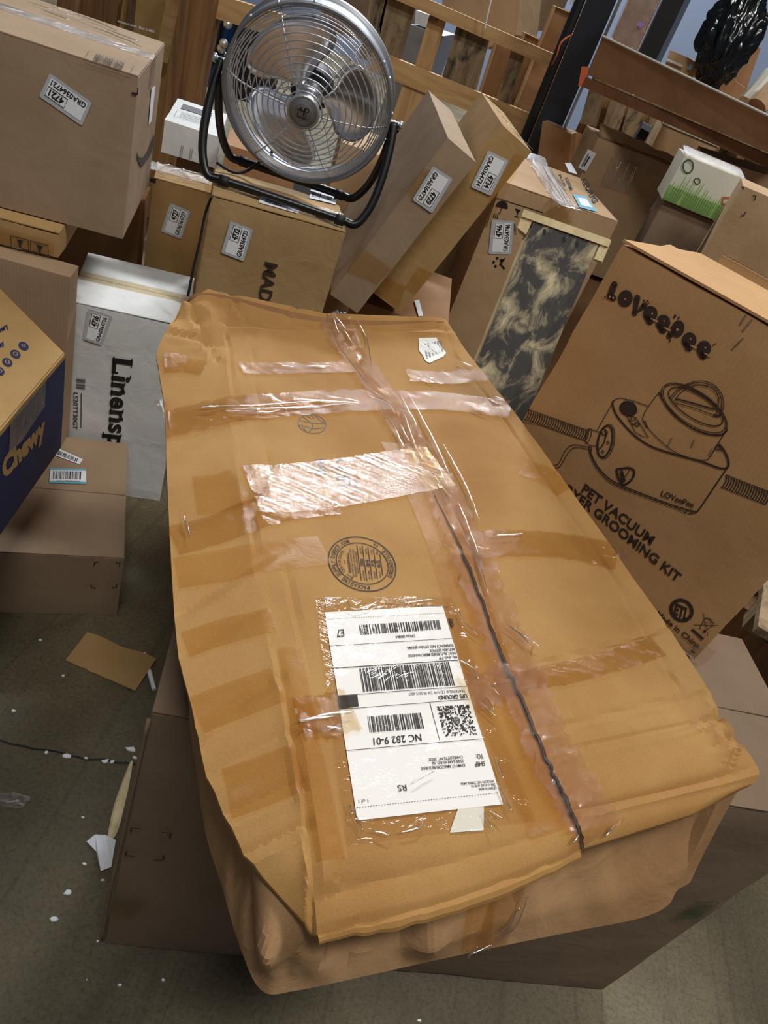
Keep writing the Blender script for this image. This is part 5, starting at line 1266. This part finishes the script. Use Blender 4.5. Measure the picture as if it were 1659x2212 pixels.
# black bag
bmm = bmesh.new(); bmesh.ops.create_icosphere(bmm, subdivisions=5, radius=1)
top_, bot_ = atY(1638, -70, 3.35), atY(1528, 196, 3.2); mid_ = (top_+bot_)/2; axz = (top_-bot_); hlf = axz.length/2; axz.normalize(); axx = axz.cross(Vector((0, 1, 0))).normalized(); axy = axz.cross(axx)
for v in bmm.verts:
    c = v.co.copy(); w_ = 0.098*(1-.45*max(0, c.z)**1.5)*(1-.15*max(0, -c.z))
    p = mid_ + axz*c.z*hlf + axx*c.x*w_ + axy*c.y*w_*.8
    rg = abs(noise.noise(Vector((c.x*4, c.y*4, c.z*1.2))))*1.6 + .5*abs(noise.noise(Vector((c.x*9, c.y*9, c.z*5)))); p += (p-mid_).normalized()*(.030*(rg-.5)); v.co = p
vs = [v.co.copy() for v in bmm.verts]; bmm.verts.index_update(); fs = [tuple(v.index for v in f.verts) for f in bmm.faces]; bmm.free()
bag = thing('plastic_bag', 'crumpled black plastic bag leaning on the rack tray', 'bag', bot_)
obj('bag_body', vs, fs, M['bag'], bag, True)
kn = atY(1640, 55, 3.3); V, Fc = tube_v(cat([atY(1615, 60, 3.3), atY(1630, 62, 3.3), atY(1640, 55, 3.28), atY(1652, 48, 3.3)], 5), [.03, .028, .022, .018, .014, .012, .012, .013, .014, .018, .022, .022, .024, .02, .018, .012][:16], 10); obj('tied_neck', V, Fc, M['bag'], bag, True)
stand('cardboard_sheet', [(1610, 90), (1630, 98), (1590, 215), (1545, 192)], (.03, .02, 0), M['brown'], 'tall brown cardboard piece leaning behind the black bag', 'cardboard', 3.55)
stand('cardboard_box', [(1588, 175), (1609, 190), (1600, 222), (1570, 205)], (.02, .1, 0), M['brown'], 'small brown carton right of the black bag on the tray', 'box', 3.3)
for i, (a, b_, r) in enumerate((((1668, 160), (1612, 222), .030), ((1675, 190), (1635, 232), .035))):
    V, Fc = tube_v([atY(*a, 3.15-.09*i), atY(*b_, 3.1-.09*i)], r, 10); solid('paper_roll', V, Fc, M['tan'] if i else M['cream'], ('pale rolled paper tube at the right end of the tray', 'tan rolled tube lowest at the right end of the tray')[i], 'roll')
V, Fc = tube_v([atY(1440, -10, 5.0), atY(1452, 60, 4.9), atY(1425, 118, 4.8)], .006, 5)
V, Fc = tube_v(cat([atY(1600, 2, 6.5), atY(1640, 25, 6.4), atY(1680, 40, 6.4)], 4), .012, 5); solid('wall_cable', V, Fc, M['blackm'], 'black cable across the wall above the bag', 'cable')

# ================================================================== PALLETS AND STOCK AT THE BACK
def board(name, a, b_, Y, w, th, mat, parent=None, label=None, cat_=None, grp=None, Yb=None):
    A, B = atY(*a, Y), atY(*b_, Yb or Y); t = (B-A).normalized(); s_ = t.cross(Vector((0, 1, 0))).normalized()*w/2
    V, Fc = prism([A-s_, A+s_, B+s_, B-s_], (0, th, 0))
    return obj(name, V, Fc, mat, parent, label=label) if parent is not None else solid(name, V, Fc, mat, label, cat_, grp)
YP = 4.2
pf = thing('pallet', 'upright wooden pallet fence with pale rails right of the fan', 'pallet', atY(1000, 400, YP))
board('rail', (830, -27), (1236, 150), YP, .055, .035, M['rail'], pf)
board('rail', (800, 128), (1260, 318), YP, .095, .035, M['rail'], pf)
for a, b_, w_, mt in (((822, -20), (792, 130), .085, 'palleto'), ((872, -20), (828, 145), .15, 'palleto'), ((948, 30), (908, 165), .085, 'pallet'), ((1018, 50), (975, 195), .13, 'palleto'), ((1040, 62), (1004, 205), .10, 'palleto'),
                      ((1120, 110), (1082, 245), .07, 'palleto')): board('slat', a, b_, YP+.04, w_, .02, M[mt], pf)
board('leg_block', (905, 165), (862, 290), YP+.01, .13, .05, M['pallet'], pf); board('leg_block', (872, 285), (800, 560), YP+.01, .12, .05, M['pallet'], pf)
board('leg_block', (1180, 270), (1110, 480), YP+.06, .12, .05, M['palleto'], pf)
# left pallet: post, rail
pl_ = thing('pallet', 'brown pallet frame with thick post left of the fan', 'pallet', atY(370, 270, 3.4))
board('post', (432, -40), (352, 420), 3.4, .145, .10, M['plankb'], pl_, 'dark brown knotty post')
board('rail', (436, 4), (620, 62), 3.45, .085, .05, M['rail'], pl_)
board('side_batten', (378, -30), (345, 130), 3.52, .05, .03, M['rail'], pl_)
# planks and carton behind the largest left carton
for i, (a, b_, w_, mt) in enumerate((((150, -30), (135, 60), .09, 'plankb'), ((232, -40), (212, 110), .14, 'plankb'), ((262, -30), (246, 110), .05, 'rail'), ((300, -30), (280, 120), .11, 'palleto'), ((182, -40), (170, 90), .08, 'plankb'))):
    board('wooden_plank', a, b_, 3.75+.04*i, w_, .03, M[mt], None, ('first dark upright plank behind the largest left carton', 'widest brown upright plank behind the largest left carton', 'thin pale upright batten beside the widest brown plank', 'grey-brown upright plank left of the yellow carton', 'second dark upright plank behind the largest left carton')[i], 'plank', 'upright planks at upper left')
yc = carton('yellow-brown creased carton standing between the planks and the brown post', (atY(335, 40, 3.6).x, 3.68, .72), (.20, .16, 1.44), rot(-6), M['yel'], None, None, seed=50, edge=.006, dent=.004, step=.05)
stand('metal_sheet', [(362, 130), (355, 215), (300, 640), (318, 400)], (.05, .03, 0), M['steeld'], 'narrow strip of pale metal between largest left carton and brown post', 'sheet', 3.9)
# blue machine
bmac = thing('pallet_jack', 'dark blue machine seen behind the fan through the left pallet', 'machine', atY(450, 190, 4.0))
V, Fc = prism([atY(*p, 4.0) for p in ((436, 15), (492, 35), (468, 190), (422, 185))], (0, .2, 0)); obj('blue_housing', V, Fc, M['blueq'], bmac)
V, Fc = prism([atY(*p, 3.97) for p in ((452, 40), (478, 46), (462, 140), (436, 132))], (0, .04, 0)); obj('dark_panel', V, Fc, M['blackm'], bmac)
V, Fc = prism([atY(*p, 4.1) for p in ((492, 20), (600, 50), (560, 230), (470, 200))], (0, .2, 0)); obj('black_housing', V, Fc, M['blackm'], bmac)
for c in ((492, 52), (483, 94), (478, 105)):
    V, Fc = tube_v([atY(*c, 3.94), atY(*c, 3.99)], .022, 10); obj('chrome_fitting', V, Fc, M['steel'], bmac, True)
# white printed carton behind fan stand
Rq = rot(19.1); Pt = Vector((-1.104, 2.505, .8135)) + Rq @ Vector((.031, 0, 0)); Dq = (.17, .31, .097); Pt = Pt - Rq @ Vector((0, .062, 0))
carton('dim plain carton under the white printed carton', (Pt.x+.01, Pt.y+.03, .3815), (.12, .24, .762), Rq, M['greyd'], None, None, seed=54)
wq = carton('white carton with grey printed panels behind the fan stand', Pt, Dq, Rq, M['whitec'], None, None, seed=51)
ftq = Face(Pt, Dq, Rq, 'top'); ffq = Face(Pt, Dq, Rq, 'front')
k = Ink(ftq.hit, ftq.n, .002); k.add([ftq.loc(.15, .58), ftq.loc(.72, .58), ftq.loc(.72, .80), ftq.loc(.15, .80)], [(0, 1, 2, 3)])
k.line3([ftq.loc(.12, .2), ftq.loc(.72, .2), ftq.loc(.72, .48), ftq.loc(.12, .48)], .0015, True)
for i in range(4): k.line3([ftq.loc(.2, .25+.06*i), ftq.loc(.62, .25+.06*i)], .003)
k.build('grey_panel', M['inkgrey'], wq)
k = Ink(ffq.hit, ffq.n, .002)
for u in (.35, .38, .52, .55, .7): k.line3([ffq.loc(u, .05), ffq.loc(u, .40)], .0014)
k.build('small_print', M['inkgrey'], wq)
carton('brown taped carton low behind the left leg of the fan stand', (-0.79, 2.36, .44), (.22, .20, .88), rot(20), M['brown'], None, None, seed=52)
carton('tan carton seen through the lower part of the fan', (-0.42, 2.75, .47), (.46, .30, .94), rot(16), M['tan'], None, None, seed=53)
stand('printed_pouch', [(820, 352), (846, 335), (838, 372), (792, 412)], (.04, .03, 0), M['green'], 'green and white printed packet behind the right leg of the fan stand', 'packet', 2.8)
# back stock
stand('metal_cabinet', [(885, 52), (958, 78), (790, 560), (720, 530)], (0, .5, 0), M['steeld'], 'pale grey metal cabinet seen through the pallet slats', 'cabinet', 5.2)
stand('cardboard_box', [(955, 20), (1130, -60), (1115, 75), (1050, 105)], (.1, .4, 0), M['tan'], 'big tan carton stacked high behind the pallet fence', 'box', 5.0)
stand('cardboard_box', [(950, -60), (1160, -60), (1118, 88), (958, 30)], (.1, .4, 0), M['tan'], 'large plain carton high above the pallet rail', 'box', 6.1)
stand('cardboard_box', [(700, -40), (900, -40), (860, 110), (690, 60)], (0, .3, 0), M['greyd'], 'grey-brown carton behind the top of the fan', 'box', 5.4)
stand('cardboard_box', [(898, 22), (938, 36), (938, 66), (896, 50)], (0, .15, 0), M['whitec'], 'white carton on top of the pale grey cabinet', 'box', 5.25)
for i, (a, b_, w_, lb_) in enumerate((((1250, 35), (1165, 240), .26, 'upper tan-edged flat carton leaning beside the black post'), ((1175, 90), (1100, 262), .22, 'second flat brown carton leaning left of the black post'), ((1105, 80), (1062, 210), .14, 'third flat brown carton behind the pallet fence'))):
    Y = 4.45+.1*i; A, B = atY(*a, Y), atY(*b_, Y); t = (B-A).normalized(); B = B + t*((B.z-.02)/-t.z); s_ = t.cross(Vector((0, 1, 0))).normalized()*w_/2
    root = thing('flat_carton', lb_, 'box', B)
    V, Fc = prism([A-s_, A+s_, B+s_, B-s_], (0, .05, 0)); obj('body', V, Fc, M['brown'], root)
    V, Fc = tube_v([B-s_-Vector((0, .01, 0)), A-s_-Vector((0, .01, 0)), A+s_-Vector((0, .01, 0))], .011, 6); obj('pale_edge', V, Fc, M['tan'], root)
V, Fc = tube_v(cat([atY(1242, -10, 4.3), atY(1262, 25, 4.3), atY(1238, 45, 4.3), atY(1252, 62, 4.3)], 5), .035, 8); solid('blue_wrap', V, Fc, M['wrap'], 'bunched clear blue-tinted film hanging beside the black post', 'film')
V, Fc = tube_v(cat([atY(1066, -20, 4.15), atY(1055, 25, 4.15), atY(1047, 62, 4.16)], 6), .004, 6); solid('white_string', V, Fc, M['white'], 'white string hanging down to the pallet rail', 'string')
stand('cardboard_box', [(1130, -40), (1240, -40), (1195, 70), (1110, 60)], (0, .3, 0), M['greyd'], 'dim carton behind the leaning flat cartons', 'box', 6.8)
# fence under the tray
fe2 = thing('pallet', 'dark slatted pallet wall beneath the cardboard tray', 'pallet', atY(1450, 330, 4.3))
board('backing', (1265, 235), (1800, 470), 4.42, .50, .02, M['plankb'], fe2)
for a, b_ in (((1300, 165), (1270, 270)), ((1345, 190), (1312, 300)), ((1385, 208), (1350, 320)), ((1430, 225), (1400, 345)), ((1500, 240), (1470, 350)), ((1590, 300), (1545, 385)), ((1640, 318), (1605, 420)), ((1680, 330), (1650, 430))):
    board('slat', a, b_, 4.3, .085, .03, M['palleto'], fe2)
board('rail', (1560, 300), (1720, 372), 4.25, .07, .03, M['palleto'], fe2)
V, Fc = tube_v([atY(1374, 290, 4.0), atY(1392, 300, 4.0)], .06, 10); solid('dark_bundle', V, Fc, M['blackm'], 'small dark blue-black bundle between the cartons below the tray', 'bundle')
# back pallets at floor, lower right corner
pc = thing('pallet', 'grey weathered pallet on the floor at the right edge behind the large carton', 'pallet', (1.05, 1.45, 0))
for i, (x0, y0) in enumerate(((.98, 1.05), (1.12, 1.12), (1.26, 1.19))):
    V, Fc = cuboid((x0, y0+.62, .66), (.10, .9, .018), rot(-16)); obj('deck_board', V, Fc, M['palleto'], pc)
for i in range(3):
    V, Fc = cuboid((1.12+.05*i*0, 1.35+.4*i, .60), (.5, .06, .09), rot(-16)); obj('stringer', V, Fc, M['palleto'], pc)
for i in range(2):
    V, Fc = cuboid((1.12, 1.45+.6*i, .28), (.5, .08, .55), rot(-16)); obj('support', V, Fc, M['plankb'], pc)

# ================================================================== FOLDS IN THE CLEAR TAPE (thin ridges that catch the lamps)
def creases(name, hit, lines, parent, n, up=.005, r=.0009, snap=None):
    parts = []
    for L in lines:
        P_ = [hit(*q) for q in L]
        if snap: P_ = [snap(p, up) for p in P_]
        else: P_ = [p + Vector(n)*up for p in P_]
        P_ = cat(P_, 6)
        P_ = [p + Vector(n)*.0012*noise.noise(p*90) + Vector((1, 1, 0))*.0012*noise.noise(p*70) for p in P_]
        m_ = len(P_); parts.append(tube_v(P_, [r*max(.15, sin(pi*(i+.5)/m_))**.6 for i in range(m_)], 6))
    V, Fc = merge(*parts); o = obj(name, V, Fc, M['crinkle'], parent, True); o['kind'] = 'stuff'; return o
creases('tape_creases', hhit, [
 [(440, 885), (560, 883), (700, 872)], [(500, 891), (650, 888), (760, 878)], [(480, 895), (560, 898), (600, 897)], [(620, 868), (790, 880)], [(700, 862), (780, 876)], [(430, 888), (470, 886)],
 [(605, 798), (640, 801)], [(650, 799), (720, 798)], [(718, 695), (730, 730)], [(722, 690), (748, 722)], [(740, 720), (760, 750)], [(770, 700), (790, 740), (800, 800)], [(862, 860), (885, 905), (905, 940)],
 [(870, 900), (890, 960), (915, 1010)], [(940, 1000), (958, 1050), (975, 1075)], [(930, 1030), (965, 1080)], [(800, 850), (850, 885)], [(790, 862), (835, 880), (850, 900)], [(950, 960), (1000, 1050), (1030, 1130)],
 [(880, 860), (930, 950), (970, 1040)], [(850, 930), (872, 980)], [(862, 925), (880, 960)], [(903, 810), (937, 833)], [(948, 805), (968, 822)], [(985, 785), (1020, 800)], [(980, 800), (1015, 815)], [(1003, 880), (1050, 900)],
 [(1050, 870), (1075, 880)], [(1060, 860), (1088, 874)], [(395, 1120), (408, 1165)], [(1085, 1352), (1120, 1378), (1160, 1405)], [(1100, 1360), (1140, 1400)], [(1130, 1160), (1060, 1165)], [(640, 1567), (700, 1552), (760, 1545)],
 [(650, 1564), (720, 1556)], [(1230, 1830), (1245, 1810)], [(1300, 1815), (1320, 1790)], [(870, 1010), (930, 1030), (960, 1050)], [(1010, 1150), (1040, 1240)], [(985, 1090), (1020, 1180), (1050, 1290)]], hb, UP, .0075, .0011, hsnap)
creases('pouch_creases', hhit, [
 [(690, 1300), (740, 1298)], [(745, 1300), (760, 1322), (790, 1318), (822, 1300)], [(860, 1296), (880, 1306), (940, 1300)], [(985, 1320), (995, 1345)], [(990, 1345), (1030, 1380)], [(1000, 1430), (1030, 1475)], [(985, 1430), (1020, 1452)],
 [(700, 1575), (735, 1582)], [(708, 1585), (728, 1572)], [(760, 1752), (782, 1802)], [(750, 1740), (760, 1765)], [(1040, 1762), (1062, 1800)], [(1070, 1700), (1100, 1762)], [(1052, 1755), (1080, 1775)], [(885, 1700), (910, 1685), (935, 1672)],
 [(1050, 1480), (1075, 1510)], [(1040, 1500), (1062, 1540)], [(1060, 1485), (1100, 1478)], [(1030, 1520), (1070, 1555)], [(860, 1805), (900, 1795), (910, 1780)], [(800, 1800), (840, 1812)], [(1065, 1640), (1082, 1690)]], hb, UP, .0062, .0008, hsnap)
creases('front_tape_creases', fhit, [[(1058, 2036), (1110, 1990), (1135, 1925)], [(1010, 2052), (1060, 2030)], [(1080, 2005), (1120, 1950)], [(1005, 2058), (1025, 2036)]], hb, nF, .005, .0011)
creases('top_tape_creases', ftk.hit, [[(1172, 372), (1195, 405), (1220, 448)], [(1180, 368), (1205, 402), (1232, 440)], [(1160, 345), (1178, 380), (1190, 420)], [(1188, 372), (1215, 410)], [(1168, 392), (1192, 430), (1205, 455)], [(1200, 400), (1228, 452)]], kb, UP, .009, .0016)
creases('top_tape_creases', ftn.hit, [[(345, 372), (365, 362), (390, 378)], [(360, 380), (385, 372), (410, 390)], [(375, 368), (400, 385), (430, 388)], [(350, 362), (372, 372)], [(392, 372), (425, 380)], [(370, 390), (400, 396), (430, 400)], [(340, 380), (358, 386)]], nb_, UP, .008, .0016)
creases('tape_creases', t4.hit, [[(60, 12), (130, 35), (200, 58)], [(110, 22), (190, 48), (260, 78)], [(180, 60), (250, 85), (310, 112)], [(230, 72), (300, 98)], [(90, 30), (150, 52)]], g4, UP, .008, .0014)
creases('wrap_creases', ff.hit, [[(1325, 345), (1310, 375), (1302, 395)], [(1340, 350), (1325, 385)], [(1358, 350), (1345, 385), (1338, 405)], [(1375, 358), (1360, 395)], [(1435, 398), (1420, 412)], [(1450, 402), (1437, 425)], [(1420, 430), (1400, 455)], [(1332, 360), (1318, 400)], [(1366, 370), (1352, 410)]], tbx, ff.n, .008, .0022)
